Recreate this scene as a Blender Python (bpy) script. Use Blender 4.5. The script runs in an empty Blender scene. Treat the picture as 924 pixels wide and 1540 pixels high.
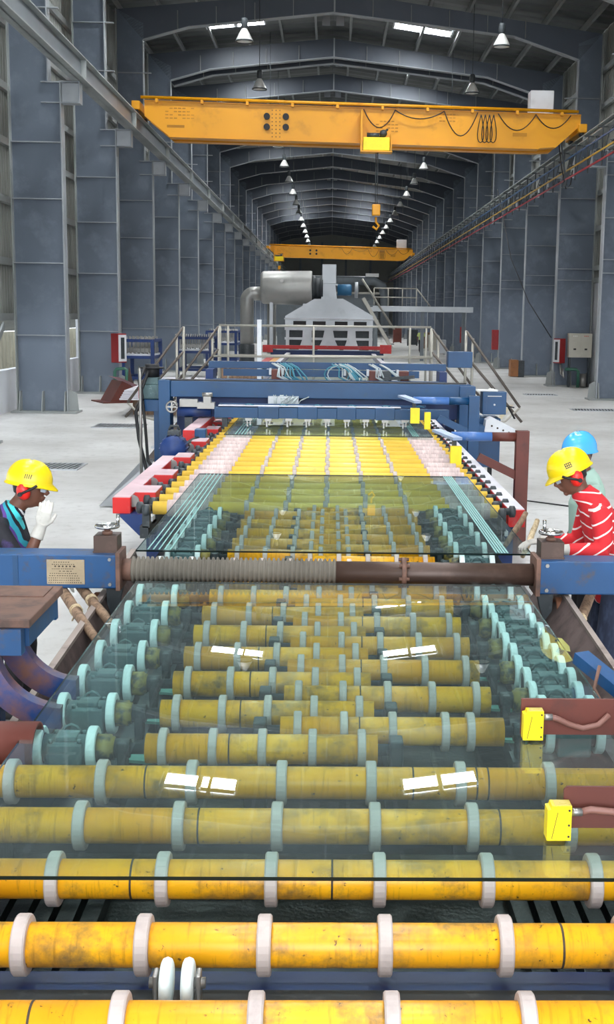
import bpy, bmesh, math, random
from mathutils import Vector, Matrix

random.seed(7)
SC = bpy.context.scene
COL = SC.collection
PI = math.pi

# ------------------------------------------------------------------ camera
F_PX, W_PX, H_PX = 1820.0, 924.0, 1540.0
cam_data = bpy.data.cameras.new('camera')
cam_data.sensor_fit = 'AUTO'
cam_data.sensor_width = 36.0
cam_data.lens = F_PX / H_PX * 36.0
cam_data.shift_x = -78.0 / H_PX
cam_data.clip_start = 0.05
cam_data.clip_end = 600
cam = bpy.data.objects.new('camera', cam_data)
COL.objects.link(cam)
_r = Vector((0.9996372, -0.0225008, 0.0148046))
_d = Vector((0.0110047, -0.1604875, -0.9869765))
_f = Vector((0.0245837, 0.9867814, -0.1601817))
cam.matrix_world = Matrix(((_r.x, -_d.x, -_f.x, 0.0), (_r.y, -_d.y, -_f.y, 0.0), (_r.z, -_d.z, -_f.z, 2.56), (0, 0, 0, 1)))
SC.camera = cam

# ------------------------------------------------------------------ light
SKY_EMIT = 80.0          # translucent roof lights, backlit by the sky
REAR_WATT = 2000.0       # daylight through the open gable end behind the photographer
WORLD_STR = 3.2
world = bpy.data.worlds.new('overcast_sky')
SC.world = world
world.use_nodes = True
bg = world.node_tree.nodes['Background']
bg.inputs['Color'].default_value = (0.86, 0.93, 1.0, 1)
bg.inputs['Strength'].default_value = WORLD_STR

def area_light(name, loc, rot, sx, sy, watt, color=(1, 1, 1)):
    L = bpy.data.lights.new(name, 'AREA')
    L.shape = 'RECTANGLE'
    L.size, L.size_y = sx, sy
    L.energy = watt
    L.color = color
    o = bpy.data.objects.new(name, L)
    COL.objects.link(o)
    o.location = loc
    o.rotation_euler = rot
    return o
area_light('gable_daylight', (0.8, -13.5, 5.2), (math.radians(90), 0, PI * 0), 15.0, 8.5, REAR_WATT, (0.93, 0.97, 1.0)).rotation_euler = (math.radians(90), 0, 0)

vs = SC.view_settings
vs.view_transform = 'Standard'
vs.look = 'None'
vs.exposure = 0.16
vs.gamma = 1.0
vs.use_curve_mapping = False

# ------------------------------------------------------------------ materials
MATS = {}
def srgb(r, g, b):
    def c(v):
        v /= 255.0
        return v / 12.92 if v <= 0.04045 else ((v + 0.055) / 1.055) ** 2.4
    return (c(r), c(g), c(b), 1.0)

def new_mat(name):
    m = bpy.data.materials.new(name)
    m.use_nodes = True
    nt = m.node_tree
    b = nt.nodes['Principled BSDF']
    return m, nt, b

def N(nt, kind, **kw):
    n = nt.nodes.new(kind)
    for k, v in kw.items():
        if k in n.inputs:
            n.inputs[k].default_value = v
        else:
            setattr(n, k, v)
    return n

def coords(nt, scale=(1, 1, 1), vary=False):
    tc = N(nt, 'ShaderNodeTexCoord')
    mp = N(nt, 'ShaderNodeMapping')
    mp.inputs['Scale'].default_value = scale
    nt.links.new(tc.outputs['Object'], mp.inputs['Vector'])
    if vary:
        oi = N(nt, 'ShaderNodeObjectInfo')
        mu = N(nt, 'ShaderNodeMath', operation='MULTIPLY')
        mu.inputs[1].default_value = 37.0
        nt.links.new(oi.outputs['Random'], mu.inputs[0])
        nt.links.new(mu.outputs[0], mp.inputs['Location'])
    return mp.outputs['Vector']

def mix_rgb(nt, fac, a, b, blend='MIX'):
    mx = N(nt, 'ShaderNodeMix', data_type='RGBA', blend_type=blend)
    if isinstance(fac, float):
        mx.inputs[0].default_value = fac
    else:
        nt.links.new(fac, mx.inputs[0])
    for i, v in ((6, a), (7, b)):
        if isinstance(v, tuple):
            mx.inputs[i].default_value = v
        else:
            nt.links.new(v, mx.inputs[i])
    return mx.outputs[2]

def ramp(nt, val, p0, p1):
    r = N(nt, 'ShaderNodeMapRange')
    r.inputs['From Min'].default_value = p0
    r.inputs['From Max'].default_value = p1
    nt.links.new(val, r.inputs['Value'])
    return r.outputs[0]

def worn(name, base, wear=None, rough=0.5, metal=0.0, scale=6.0, lo=0.55, hi=0.75, amount=1.0, stretch=(1, 1, 1),
         bump=0.0, tint=0.12, spec=0.5, vary=False, coat=0.0):
    """painted / cast / dusty surface: base colour with soft mottling and wear patches"""
    if name in MATS:
        return MATS[name]
    m, nt, b = new_mat(name)
    v = coords(nt, stretch, vary)
    n1 = N(nt, 'ShaderNodeTexNoise', Scale=scale, Detail=6.0, Roughness=0.62)
    nt.links.new(v, n1.inputs['Vector'])
    n2 = N(nt, 'ShaderNodeTexNoise', Scale=scale * 0.23, Detail=3.0)
    nt.links.new(v, n2.inputs['Vector'])
    dark = tuple(c * (1 - 2 * tint) for c in base[:3]) + (1,)
    lite = tuple(min(1, c * (1 + 1.2 * tint)) for c in base[:3]) + (1,)
    col = mix_rgb(nt, ramp(nt, n2.outputs['Fac'], 0.3, 0.7), dark, lite)
    if wear is not None:
        f = ramp(nt, n1.outputs['Fac'], lo, hi)
        mu = N(nt, 'ShaderNodeMath', operation='MULTIPLY')
        mu.inputs[1].default_value = amount
        nt.links.new(f, mu.inputs[0])
        col = mix_rgb(nt, mu.outputs[0], col, wear)
    nt.links.new(col, b.inputs['Base Color'])
    b.inputs['Roughness'].default_value = rough
    b.inputs['Metallic'].default_value = metal
    b.inputs['Specular IOR Level'].default_value = spec
    b.inputs['Coat Weight'].default_value = coat
    if bump:
        bp = N(nt, 'ShaderNodeBump', Strength=bump, Distance=0.01)
        nt.links.new(n1.outputs['Fac'], bp.inputs['Height'])
        nt.links.new(bp.outputs['Normal'], b.inputs['Normal'])
    MATS[name] = m
    return m

def plain(name, base, rough=0.5, metal=0.0, spec=0.5, emit=0.0):
    if name in MATS:
        return MATS[name]
    m, nt, b = new_mat(name)
    n1 = N(nt, 'ShaderNodeTexNoise', Scale=14.0, Detail=3.0)
    nt.links.new(coords(nt), n1.inputs['Vector'])
    col = mix_rgb(nt, n1.outputs['Fac'], tuple(c * 0.88 for c in base[:3]) + (1,), tuple(min(1, c * 1.08) for c in base[:3]) + (1,))
    nt.links.new(col, b.inputs['Base Color'])
    b.inputs['Roughness'].default_value = rough
    b.inputs['Metallic'].default_value = metal
    b.inputs['Specular IOR Level'].default_value = spec
    if emit:
        b.inputs['Emission Color'].default_value = base
        b.inputs['Emission Strength'].default_value = emit
    MATS[name] = m
    return m

M_COLUMN = worn('column_paint', srgb(112, 122, 136), srgb(138, 148, 162), rough=0.33, metal=0.35, scale=1.3, lo=0.5, hi=0.72, amount=0.55, spec=0.6, bump=0.12)
M_FLANGE = worn('flange_paint', srgb(158, 163, 168), srgb(130, 130, 130), rough=0.5, scale=3.0, amount=0.5)
M_RAFTER = worn('rafter_paint', srgb(76, 84, 96), srgb(92, 98, 106), rough=0.46, metal=0.15, scale=0.9, amount=0.5, spec=0.7, bump=0.05)
M_ROOF = worn('roof_sheet', srgb(84, 87, 86), srgb(62, 65, 64), rough=0.45, metal=0.25, scale=1.1, amount=0.7)
M_PURLIN = worn('purlin_paint', srgb(140, 144, 144), srgb(112, 114, 114), rough=0.5, scale=2.0, amount=0.5)
M_CLAD = worn('cladding', srgb(148, 150, 144), srgb(116, 118, 112), rough=0.5, scale=1.0, amount=0.6)
M_WHITEWALL = worn('white_masonry', srgb(228, 230, 236), srgb(198, 196, 190), rough=0.75, scale=1.5, lo=0.5, hi=0.8, amount=0.6)
M_GIRDER = worn('girder_paint', srgb(118, 126, 132), srgb(92, 94, 94), rough=0.42, scale=1.5, amount=0.55)
M_GIRDERLIGHT = worn('girder_flange_paint', srgb(150, 154, 152), srgb(110, 110, 106), rough=0.5, scale=2.5, amount=0.6)
M_FIRERED = worn('fire_red', srgb(150, 26, 30), srgb(120, 30, 34), rough=0.45, scale=4.0)
M_CRANE = worn('crane_yellow', srgb(222, 152, 10), srgb(158, 104, 14), rough=0.42, scale=1.4, lo=0.56, hi=0.8, amount=0.7, tint=0.08)
M_SENSOR = worn('sensor_yellow', srgb(255, 222, 20), srgb(190, 150, 20), rough=0.4, scale=60, lo=0.66, hi=0.8, amount=0.6, tint=0.03)
M_BLUE = worn('machine_blue', srgb(8, 66, 110), srgb(40, 70, 90), rough=0.42, scale=7.0, lo=0.58, hi=0.78, amount=0.75, spec=0.5)
M_BLUE_DARK = worn('frame_navy', srgb(22, 52, 108), srgb(28, 36, 50), rough=0.5, scale=6.0, amount=0.6)
M_BLUE_OLD = worn('worn_blue', srgb(8, 68, 116), srgb(74, 62, 56), rough=0.45, scale=9.0, lo=0.55, hi=0.7, amount=0.85, bump=0.1)
M_BLUE_RUST = worn('blue_rusting', srgb(20, 62, 120), srgb(120, 80, 66), rough=0.5, scale=5.0, lo=0.40, hi=0.62, amount=0.95, bump=0.12)
M_RED = worn('machine_red', srgb(206, 26, 24), srgb(170, 110, 110), rough=0.45, scale=6.0, lo=0.55, hi=0.8, amount=0.8)
M_REDTOP = worn('dusty_red_top', srgb(212, 184, 190), srgb(186, 150, 156), rough=0.7, scale=5.0, amount=0.7)
M_PALETOP = worn('dusty_pale_top', srgb(216, 214, 222), srgb(180, 176, 182), rough=0.6, scale=5.0, amount=0.7)
M_BROWN = worn('red_oxide', srgb(98, 46, 36), srgb(70, 40, 34), rough=0.55, scale=7.0, amount=0.7)
M_RUST = worn('rusted_steel', srgb(116, 84, 70), srgb(70, 54, 48), rough=0.7, scale=9.0, lo=0.45, hi=0.7, bump=0.2)
M_STEELBROWN = worn('brown_steel', srgb(78, 60, 52), srgb(104, 82, 72), rough=0.42, metal=0.3, scale=8.0, amount=0.6)
M_DARK = worn('dark_steel', srgb(52, 58, 62), srgb(92, 96, 98), rough=0.5, scale=20.0, lo=0.56, hi=0.75, amount=0.7, vary=True)
M_GEAR = worn('gearbox_green', srgb(84, 110, 112), srgb(150, 170, 170), rough=0.5, scale=26.0, lo=0.58, hi=0.74, amount=0.8, vary=True)
M_PIT = worn('cullet_pit', srgb(20, 23, 23), srgb(84, 92, 92), rough=0.35, scale=46.0, lo=0.64, hi=0.78, amount=0.8, bump=0.4)
M_BLACK = plain('black_rubber', srgb(22, 22, 24), rough=0.6)
M_CHROME = plain('chrome', srgb(205, 205, 205), rough=0.16, metal=1.0)
M_STEEL = plain('bare_steel', srgb(150, 148, 144), rough=0.38, metal=0.7)
M_RAIL = plain('handrail_steel', srgb(170, 166, 156), rough=0.45, metal=0.35)
M_RAILDARK = plain('handrail_dark', srgb(92, 84, 78), rough=0.5, metal=0.2)
def roller_material():
    """yellow sleeve with brown scuff patches, thin rub marks round the tube and small dark nicks"""
    m, nt, b = new_mat('roller_yellow')
    v = coords(nt, (1, 1, 1), True)
    vst = coords(nt, (26, 2.2, 2.2), True)
    n1 = N(nt, 'ShaderNodeTexNoise', Scale=7.0, Detail=7.0, Roughness=0.68)
    n2 = N(nt, 'ShaderNodeTexNoise', Scale=2.6, Detail=3.0)
    n3 = N(nt, 'ShaderNodeTexNoise', Scale=46.0, Detail=4.0, Roughness=0.7)
    n4 = N(nt, 'ShaderNodeTexNoise', Scale=3.0, Detail=5.0, Roughness=0.6)
    for n in (n1, n2, n3):
        nt.links.new(v, n.inputs['Vector'])
    nt.links.new(vst, n4.inputs['Vector'])
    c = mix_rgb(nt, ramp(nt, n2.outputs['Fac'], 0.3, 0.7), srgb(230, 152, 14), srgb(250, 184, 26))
    mu = N(nt, 'ShaderNodeMath', operation='MULTIPLY')
    nt.links.new(ramp(nt, n1.outputs['Fac'], 0.47, 0.66), mu.inputs[0])
    nt.links.new(ramp(nt, n2.outputs['Fac'], 0.36, 0.56), mu.inputs[1])
    c = mix_rgb(nt, mu.outputs[0], c, srgb(128, 100, 58))
    m4 = N(nt, 'ShaderNodeMath', operation='MULTIPLY')
    m4.inputs[1].default_value = 0.55
    nt.links.new(ramp(nt, n4.outputs['Fac'], 0.55, 0.72), m4.inputs[0])
    c = mix_rgb(nt, m4.outputs[0], c, srgb(126, 84, 26))
    c = mix_rgb(nt, ramp(nt, n3.outputs['Fac'], 0.64, 0.70), c, srgb(70, 50, 28))
    nt.links.new(c, b.inputs['Base Color'])
    b.inputs['Roughness'].default_value = 0.36
    MATS['roller_yellow'] = m
    return m
M_ROLLER = roller_material()
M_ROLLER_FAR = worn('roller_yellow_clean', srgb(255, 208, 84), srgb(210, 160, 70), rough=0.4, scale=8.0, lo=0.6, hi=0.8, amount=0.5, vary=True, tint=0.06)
M_RING = worn('rubber_ring', srgb(190, 176, 170), srgb(160, 146, 140), rough=0.7, scale=18.0, lo=0.5, hi=0.75, amount=0.7, vary=True, tint=0.05)
M_SLEEVE = worn('woven_sleeve', srgb(226, 204, 200), srgb(196, 170, 166), rough=0.8, scale=14.0, stretch=(9, 1, 1), lo=0.45, hi=0.7, vary=True)
M_WHEEL = worn('white_wheel', srgb(226, 238, 238), srgb(190, 204, 204), rough=0.6, scale=14.0, amount=0.6, vary=True, tint=0.04)
M_WHITEMET = worn('white_metal', srgb(216, 218, 222), srgb(176, 178, 180), rough=0.45, scale=3.0, amount=0.5)
M_GREYMET = worn('grey_sheet', srgb(182, 186, 190), srgb(146, 148, 150), rough=0.4, metal=0.35, scale=2.0, amount=0.5)
M_SILVER = worn('cylinder_silver', srgb(178, 178, 174), srgb(132, 134, 132), rough=0.42, metal=0.4, scale=1.2, lo=0.5, hi=0.7, amount=0.6)
M_BEIGE = worn('cabinet_beige', srgb(196, 192, 178), srgb(166, 160, 146), rough=0.5, scale=3.0, amount=0.4)
M_WOOD = worn('old_wood', srgb(150, 122, 98), srgb(100, 78, 62), rough=0.75, scale=9.0, stretch=(4, 4, 0.6), lo=0.45, hi=0.65, bump=0.2)
M_WOODPALE = worn('pale_wood', srgb(204, 184, 150), srgb(160, 134, 100), rough=0.75, scale=9.0, stretch=(4, 4, 0.6), lo=0.45, hi=0.65)
M_BOARD = worn('grimy_board', srgb(128, 112, 108), srgb(90, 76, 74), rough=0.6, scale=5.0, lo=0.42, hi=0.66, bump=0.1)
M_BRASS = worn('nameplate_metal', srgb(168, 150, 122), srgb(130, 112, 90), rough=0.4, metal=0.4, scale=30.0, amount=0.5)
M_INK = plain('dark_ink', srgb(58, 46, 34), rough=0.7)
M_BELLOWS = worn('bellows_rubber', srgb(102, 96, 86), srgb(72, 68, 62), rough=0.75, scale=16.0, amount=0.5)
M_GREEN = plain('pipe_green', srgb(60, 110, 92), rough=0.5)
M_CABLE = plain('cable_grey', srgb(170, 180, 182), rough=0.5)
M_HOSEBLUE = plain('hose_teal', srgb(60, 130, 150), rough=0.5)
M_LIVEBLUE = plain('bar_blue', srgb(48, 80, 120), rough=0.5)
M_LIVEYEL = plain('bar_yellow', srgb(170, 136, 50), rough=0.5)
M_LIVERED = plain('bar_red', srgb(150, 36, 48), rough=0.5)
M_LAMP = plain('lamp_reflector', srgb(226, 226, 222), rough=0.3, metal=0.3)
M_PAPER = plain('paper_white', srgb(235, 235, 232), rough=0.7)
M_FENCE = worn('outdoor_fence', srgb(196, 190, 172), srgb(150, 146, 132), rough=0.7, scale=3.0)
M_TAPE = plain('yellow_film', srgb(214, 214, 120), rough=0.4)

def floor_material():
    m, nt, b = new_mat('concrete_floor')
    v = coords(nt)
    n1 = N(nt, 'ShaderNodeTexNoise', Scale=0.35, Detail=5.0, Roughness=0.6)
    n2 = N(nt, 'ShaderNodeTexNoise', Scale=5.0, Detail=8.0, Roughness=0.7)
    for n in (n1, n2):
        nt.links.new(v, n.inputs['Vector'])
    c = mix_rgb(nt, ramp(nt, n1.outputs['Fac'], 0.32, 0.7), srgb(176, 174, 170), srgb(214, 214, 212))
    c = mix_rgb(nt, ramp(nt, n2.outputs['Fac'], 0.52, 0.8), c, srgb(160, 158, 154))
    nt.links.new(c, b.inputs['Base Color'])
    b.inputs['Roughness'].default_value = 0.5
    bp = N(nt, 'ShaderNodeBump', Strength=0.06, Distance=0.02)
    nt.links.new(n2.outputs['Fac'], bp.inputs['Height'])
    nt.links.new(bp.outputs['Normal'], b.inputs['Normal'])
    return m
M_FLOOR = floor_material()
M_FLOORYEL = worn('faded_floor_paint', srgb(206, 190, 140), srgb(196, 192, 182), rough=0.6, scale=8.0, lo=0.4, hi=0.6)

def glass_material(name, tint, gain):
    """float glass: body tint seen through, mirror-like sheen by the angle of incidence"""
    m = bpy.data.materials.new(name)
    m.use_nodes = True
    nt = m.node_tree
    nt.nodes.clear()
    out = N(nt, 'ShaderNodeOutputMaterial')
    tr = N(nt, 'ShaderNodeBsdfTransparent', Color=tint)
    gl = N(nt, 'ShaderNodeBsdfGlossy', Color=(0.92, 0.97, 1.0, 1), Roughness=0.0)
    fr = N(nt, 'ShaderNodeFresnel', IOR=1.52)
    geo = N(nt, 'ShaderNodeNewGeometry')                # only the outer side of a face mirrors
    front = N(nt, 'ShaderNodeMath', operation='SUBTRACT')
    front.inputs[0].default_value = gain
    nt.links.new(geo.outputs['Backfacing'], front.inputs[1])
    mu = N(nt, 'ShaderNodeMath', operation='MULTIPLY', use_clamp=True)
    nt.links.new(front.outputs[0], mu.inputs[1])
    mx = N(nt, 'ShaderNodeMixShader')
    nt.links.new(fr.outputs[0], mu.inputs[0])
    nt.links.new(mu.outputs[0], mx.inputs['Fac'])
    nt.links.new(tr.outputs[0], mx.inputs[1])
    nt.links.new(gl.outputs[0], mx.inputs[2])
    df = N(nt, 'ShaderNodeBsdfDiffuse', Color=(0.72, 0.80, 0.82, 1))      # film of dust and dried water
    dust = N(nt, 'ShaderNodeTexNoise', Scale=2.2, Detail=5.0)
    nt.links.new(coords(nt), dust.inputs['Vector'])
    dm = N(nt, 'ShaderNodeMath', operation='MULTIPLY')
    dm.inputs[1].default_value = 0.055
    nt.links.new(dust.outputs['Fac'], dm.inputs[0])
    m2 = N(nt, 'ShaderNodeMixShader')
    nt.links.new(dm.outputs[0], m2.inputs['Fac'])
    nt.links.new(mx.outputs[0], m2.inputs[1])
    nt.links.new(df.outputs[0], m2.inputs[2])
    nt.links.new(m2.outputs[0], out.inputs['Surface'])
    return m
M_GLASS = glass_material('float_glass', (0.83, 0.935, 0.92, 1), 1.0)
M_GLASSEDGE = plain('glass_edge', srgb(6, 26, 24), rough=0.25)
M_KNURL = plain('knurled_track', srgb(120, 176, 172), rough=0.5)

def skylight_material():
    m, nt, b = new_mat('roof_light_sheet')
    b.inputs['Base Color'].default_value = (0.9, 0.95, 1, 1)
    b.inputs['Emission Color'].default_value = (0.95, 0.98, 1, 1)
    b.inputs['Emission Strength'].default_value = SKY_EMIT
    return m
M_SKY = skylight_material()

# ------------------------------------------------------------------ mesh helpers
class MB:
    """collects shapes and links them as ONE mesh object"""
    def __init__(self):
        self.bm = bmesh.new()

    def box(self, x0, x1, y0, y1, z0, z1, bev=0.0):
        vs_ = [self.bm.verts.new((x, y, z)) for x in (x0, x1) for y in (y0, y1) for z in (z0, z1)]
        fs = [self.bm.faces.new([vs_[i] for i in q]) for q in
              ((0, 1, 3, 2), (4, 6, 7, 5), (0, 4, 5, 1), (2, 3, 7, 6), (0, 2, 6, 4), (1, 5, 7, 3))]
        if bev:
            es = list({e for f in fs for e in f.edges})
            bmesh.ops.bevel(self.bm, geom=es, offset=bev, segments=2, affect='EDGES', profile=0.5)
        return self

    def bar(self, p, q, w, h, up=(0, 0, 1)):
        """rectangular bar from p to q, w across, h along up"""
        p, q = Vector(p), Vector(q)
        t = (q - p).normalized()
        u = Vector(up)
        s = t.cross(u)
        if s.length < 1e-5:
            s = t.cross(Vector((1, 0, 0)))
        s.normalize()
        u = s.cross(t).normalized()
        ring = []
        for e in (p, q):
            ring.append([self.bm.verts.new(e + s * (a * w / 2) + u * (b * h / 2)) for a, b in ((-1, -1), (1, -1), (1, 1), (-1, 1))])
        a, b = ring
        for i in range(4):
            j = (i + 1) % 4
            self.bm.faces.new((a[i], a[j], b[j], b[i]))
        self.bm.faces.new(a[::-1])
        self.bm.faces.new(b)
        return self

    def cyl(self, p, q, r, r2=None, n=16, cap=True):
        p, q = Vector(p), Vector(q)
        r2 = r if r2 is None else r2
        t = (q - p).normalized()
        s = t.cross(Vector((0, 0, 1)))
        if s.length < 1e-4:
            s = Vector((1, 0, 0))
        s.normalize()
        u = s.cross(t)
        A, B = [], []
        for i in range(n):
            a = 2 * PI * i / n
            d = s * math.cos(a) + u * math.sin(a)
            A.append(self.bm.verts.new(p + d * r))
            B.append(self.bm.verts.new(q + d * r2))
        for i in range(n):
            j = (i + 1) % n
            f = self.bm.faces.new((A[i], A[j], B[j], B[i]))
            f.smooth = True
        if cap:
            self.bm.faces.new(A[::-1])
            self.bm.faces.new(B)
        return self

    def lathe(self, p, axis, prof, n=24, close=False):
        """prof: list of (distance along axis, radius)"""
        p, t = Vector(p), Vector(axis).normalized()
        s = t.cross(Vector((0, 0, 1)))
        if s.length < 1e-4:
            s = Vector((1, 0, 0))
        s.normalize()
        u = s.cross(t)
        rings = []
        for d, r in prof:
            rings.append([self.bm.verts.new(p + t * d + (s * math.cos(2 * PI * i / n) + u * math.sin(2 * PI * i / n)) * max(r, 1e-4)) for i in range(n)])
        pairs = list(zip(rings[:-1], rings[1:]))
        if close:
            pairs.append((rings[-1], rings[0]))
        for A, B in pairs:
            for i in range(n):
                j = (i + 1) % n
                f = self.bm.faces.new((A[i], A[j], B[j], B[i]))
                f.smooth = True
        return self

    def ring(self, x0, x1, r_in, r_out, c=(0, 0, 0), n=28, ch=0.004):
        """flat ring around the X axis"""
        prof = [(x0, r_in), (x0, r_out - ch), (x0 + ch, r_out), (x1 - ch, r_out), (x1, r_out - ch), (x1, r_in)]
        self.lathe(c, (1, 0, 0), prof, n=n, close=True)
        for f in self.bm.faces:
            f.smooth = False
        return self

    def tube(self, pts, r, n=8, cap=True):
        pts = [Vector(p) for p in pts]
        rings = []
        s_prev = None
        for k, p in enumerate(pts):
            t = (pts[min(k + 1, len(pts) - 1)] - pts[max(k - 1, 0)]).normalized()
            s = s_prev if s_prev is not None else t.cross(Vector((0, 0, 1)))
            if s.length < 1e-4:
                s = Vector((1, 0, 0))
            s = (s - t * s.dot(t)).normalized()
            s_prev = s
            u = s.cross(t)
            rr = r[k] if isinstance(r, (list, tuple)) else r
            rings.append([self.bm.verts.new(p + (s * math.cos(2 * PI * i / n) + u * math.sin(2 * PI * i / n)) * rr) for i in range(n)])
        for A, B in zip(rings[:-1], rings[1:]):
            for i in range(n):
                j = (i + 1) % n
                f = self.bm.faces.new((A[i], A[j], B[j], B[i]))
                f.smooth = True
        if cap:
            self.bm.faces.new(rings[0][::-1])
            self.bm.faces.new(rings[-1])
        return self

    def prism(self, poly, axis, a0, a1):
        """poly: 2-D outline; axis 'x'|'y'|'z' is the extrusion axis"""
        def P(u, v, a):
            return {'x': (a, u, v), 'y': (u, a, v), 'z': (u, v, a)}[axis]
        A = [self.bm.verts.new(P(u, v, a0)) for u, v in poly]
        B = [self.bm.verts.new(P(u, v, a1)) for u, v in poly]
        n = len(poly)
        for i in range(n):
            j = (i + 1) % n
            self.bm.faces.new((A[i], A[j], B[j], B[i]))
        self.bm.faces.new(A[::-1])
        self.bm.faces.new(B)
        return self

    def sphere(self, c, r, n=14, m=8, sq=(1, 1, 1)):
        c = Vector(c)
        geo = bmesh.ops.create_uvsphere(self.bm, u_segments=n, v_segments=m, radius=r)
        for v in geo['verts']:
            v.co = Vector((v.co.x * sq[0], v.co.y * sq[1], v.co.z * sq[2])) + c
        for f in {f for v in geo['verts'] for f in v.link_faces}:
            f.smooth = True
        return self

    def mesh(self, name, mats):
        bmesh.ops.recalc_face_normals(self.bm, faces=self.bm.faces[:])
        me = bpy.data.meshes.new(name)
        self.bm.to_mesh(me)
        self.bm.free()
        for m in (mats if isinstance(mats, (list, tuple)) else [mats]):
            me.materials.append(m)
        return me

    def build(self, name, mats, parent=None, loc=None):
        return link(name, self.mesh(name, mats), parent, loc)

def link(name, me, parent=None, loc=None, rot=None):
    o = bpy.data.objects.new(name, me)
    COL.objects.link(o)
    if parent is not None:
        o.parent = parent
    if loc is not None:
        o.location = loc
    if rot is not None:
        o.rotation_euler = rot
    return o

def thing(name, label, cat, loc=(0, 0, 0), group=None, rotz=0.0):
    o = link(name, None, None, loc)
    o.empty_display_size = 0.1
    o.rotation_euler = (0, 0, rotz)
    return tag(o, label, cat, group)

def tag(o, label, cat, group=None):
    o['label'] = label
    o['category'] = cat
    if group:
        o['group'] = group
    return o

def struct(o, label=None):
    o['kind'] = 'structure'
    if label:
        o['label'] = label
    return o

ORD = ['first', 'second', 'third', 'fourth', 'fifth', 'sixth', 'seventh', 'eighth', 'ninth', 'tenth', 'eleventh', 'twelfth',
       'thirteenth', 'fourteenth', 'fifteenth', 'sixteenth', 'seventeenth', 'eighteenth', 'nineteenth', 'twentieth',
       'twenty-first', 'twenty-second', 'twenty-third', 'twenty-fourth', 'twenty-fifth', 'twenty-sixth']

# ================================================================== THE HALL
BAY, Y0 = 7.7, 31.1                       # frame spacing, first frame in view
FRAMES = [Y0 + BAY * k for k in range(-5, 19)]
Y_REAR, Y_END = -13.0, 171.0
XL, XR = -8.2, 9.95                        # inside faces of the side walls

floor = struct(MB().box(-14, 16, Y_REAR - 3, Y_END + 1, -0.2, 0.0).build('floor', M_FLOOR), 'pale dusty concrete floor of the factory hall')
for pts in (((3.1, 25), (5.4, 36)), ((2.6, 33), (3.9, 44)), ((4.6, 18.5), (6.6, 26)), ((2.4, 20), (3.6, 26))):
    MB().bar((pts[0][0], pts[0][1], 0.002), (pts[1][0], pts[1][1], 0.002), 0.12, 0.004).build('floor_marking', M_FLOORYEL, floor)

def corrugated(length, height, pitch=0.24, depth=0.035):
    """upright ribbed sheet in the YZ plane, from y=0 to length"""
    bm = bmesh.new()
    ys, n = [], int(length / pitch)
    for i in range(n):
        y = i * length / n
        p = length / n
        ys += [(y, 0), (y + p * 0.55, 0), (y + p * 0.65, depth), (y + p * 0.9, depth)]
    ys.append((length, 0))
    a = [bm.verts.new((x, y, 0)) for y, x in ys]
    b = [bm.verts.new((x, y, height)) for y, x in ys]
    for i in range(len(ys) - 1):
        bm.faces.new((a[i], a[i + 1], b[i + 1], b[i]))
    me = bpy.data.meshes.new('cladding_panel')
    bm.to_mesh(me)
    bm.free()
    me.materials.append(M_CLAD)
    return me

def side_wall(side):
    s = -1 if side == 'left' else 1
    xw = XL if s < 0 else XR
    low = 1.07 if s < 0 else 3.9
    top = 13.7 if s < 0 else 13.3
    sill = 2.36 if s < 0 else 3.9
    x0, x1 = sorted((xw, xw + s * 0.22))
    wall = struct(MB().box(x0, x1, Y_REAR, Y_END, 0, low).build('wall_' + side, M_WHITEWALL),
                  'white masonry lower wall with ribbed metal cladding above, %s side of hall' % side)
    me = corrugated(BAY, top - sill)
    girt = MB().box(-0.06, 0.06, 0, BAY, -0.09, 0.09).mesh('girt', M_GIRDERLIGHT)
    post = MB().box(-0.06, 0.06, -0.06, 0.06, 0, sill - low).mesh('window_post', M_WHITEMET) if s < 0 else None
    brace = MB().bar((0, -1.9, 1.15), (0, -0.15, 2.2), 0.05, 0.16).mesh('window_brace', M_GIRDERLIGHT) if s < 0 else None
    for y in FRAMES:
        p = link('cladding_panel', me, wall, (xw + s * 0.1, y, sill))
        for z in ((2.4, 3.78, 5.3, 6.72, 8.05, 9.6, 11.2) if s < 0 else (4.0, 4.45, 5.9, 7.2, 8.7, 10.3, 11.6)):
            link('girt', girt, wall, (xw + s * 0.0, y, z))
        if s < 0:
            for dy in (1.5, 3.1, 4.6, 6.2):
                link('window_post', post, wall, (xw - 0.1, y + dy, low))
            link('window_brace', brace, wall, (xw - 0.02, y, 0))
    return wall
wall_left = side_wall('left')
wall_right = side_wall('right')
MB().box(XR - 0.05, XR + 0.02, 41.2, 43.6, 0.95, 2.2).box(XR - 0.09, XR - 0.05, 41.1, 43.7, 0.85, 0.95).build('window_1', M_PAPER, wall_right)
# what the left strip window looks out on: a ribbed fence and a lean-to roof
fence = thing('outdoor_fence', 'beige ribbed fence seen through the low left window strip', 'fence', (-12.5, 0, 0))
fme = corrugated(BAY, 1.75, 0.5, 0.06)
fme.materials.clear()
fme.materials.append(M_FENCE)
for y in FRAMES[3:12]:
    link('fence_panel', fme, fence, (0, y, 0))
awn = thing('outdoor_awning', 'white ribbed lean-to roof outside the left windows', 'awning', (-9.2, 0, 0))
for y in FRAMES[3:12]:
    a = link('awning_sheet', bpy.data.meshes.get('awning_sheet') or (lambda m: (m.materials.append(M_WHITEMET), m)[1])(corrugated(BAY, 2.3, 0.3, 0.04)), awn, (0, y, 2.55), (0, math.radians(-108), 0))

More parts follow.
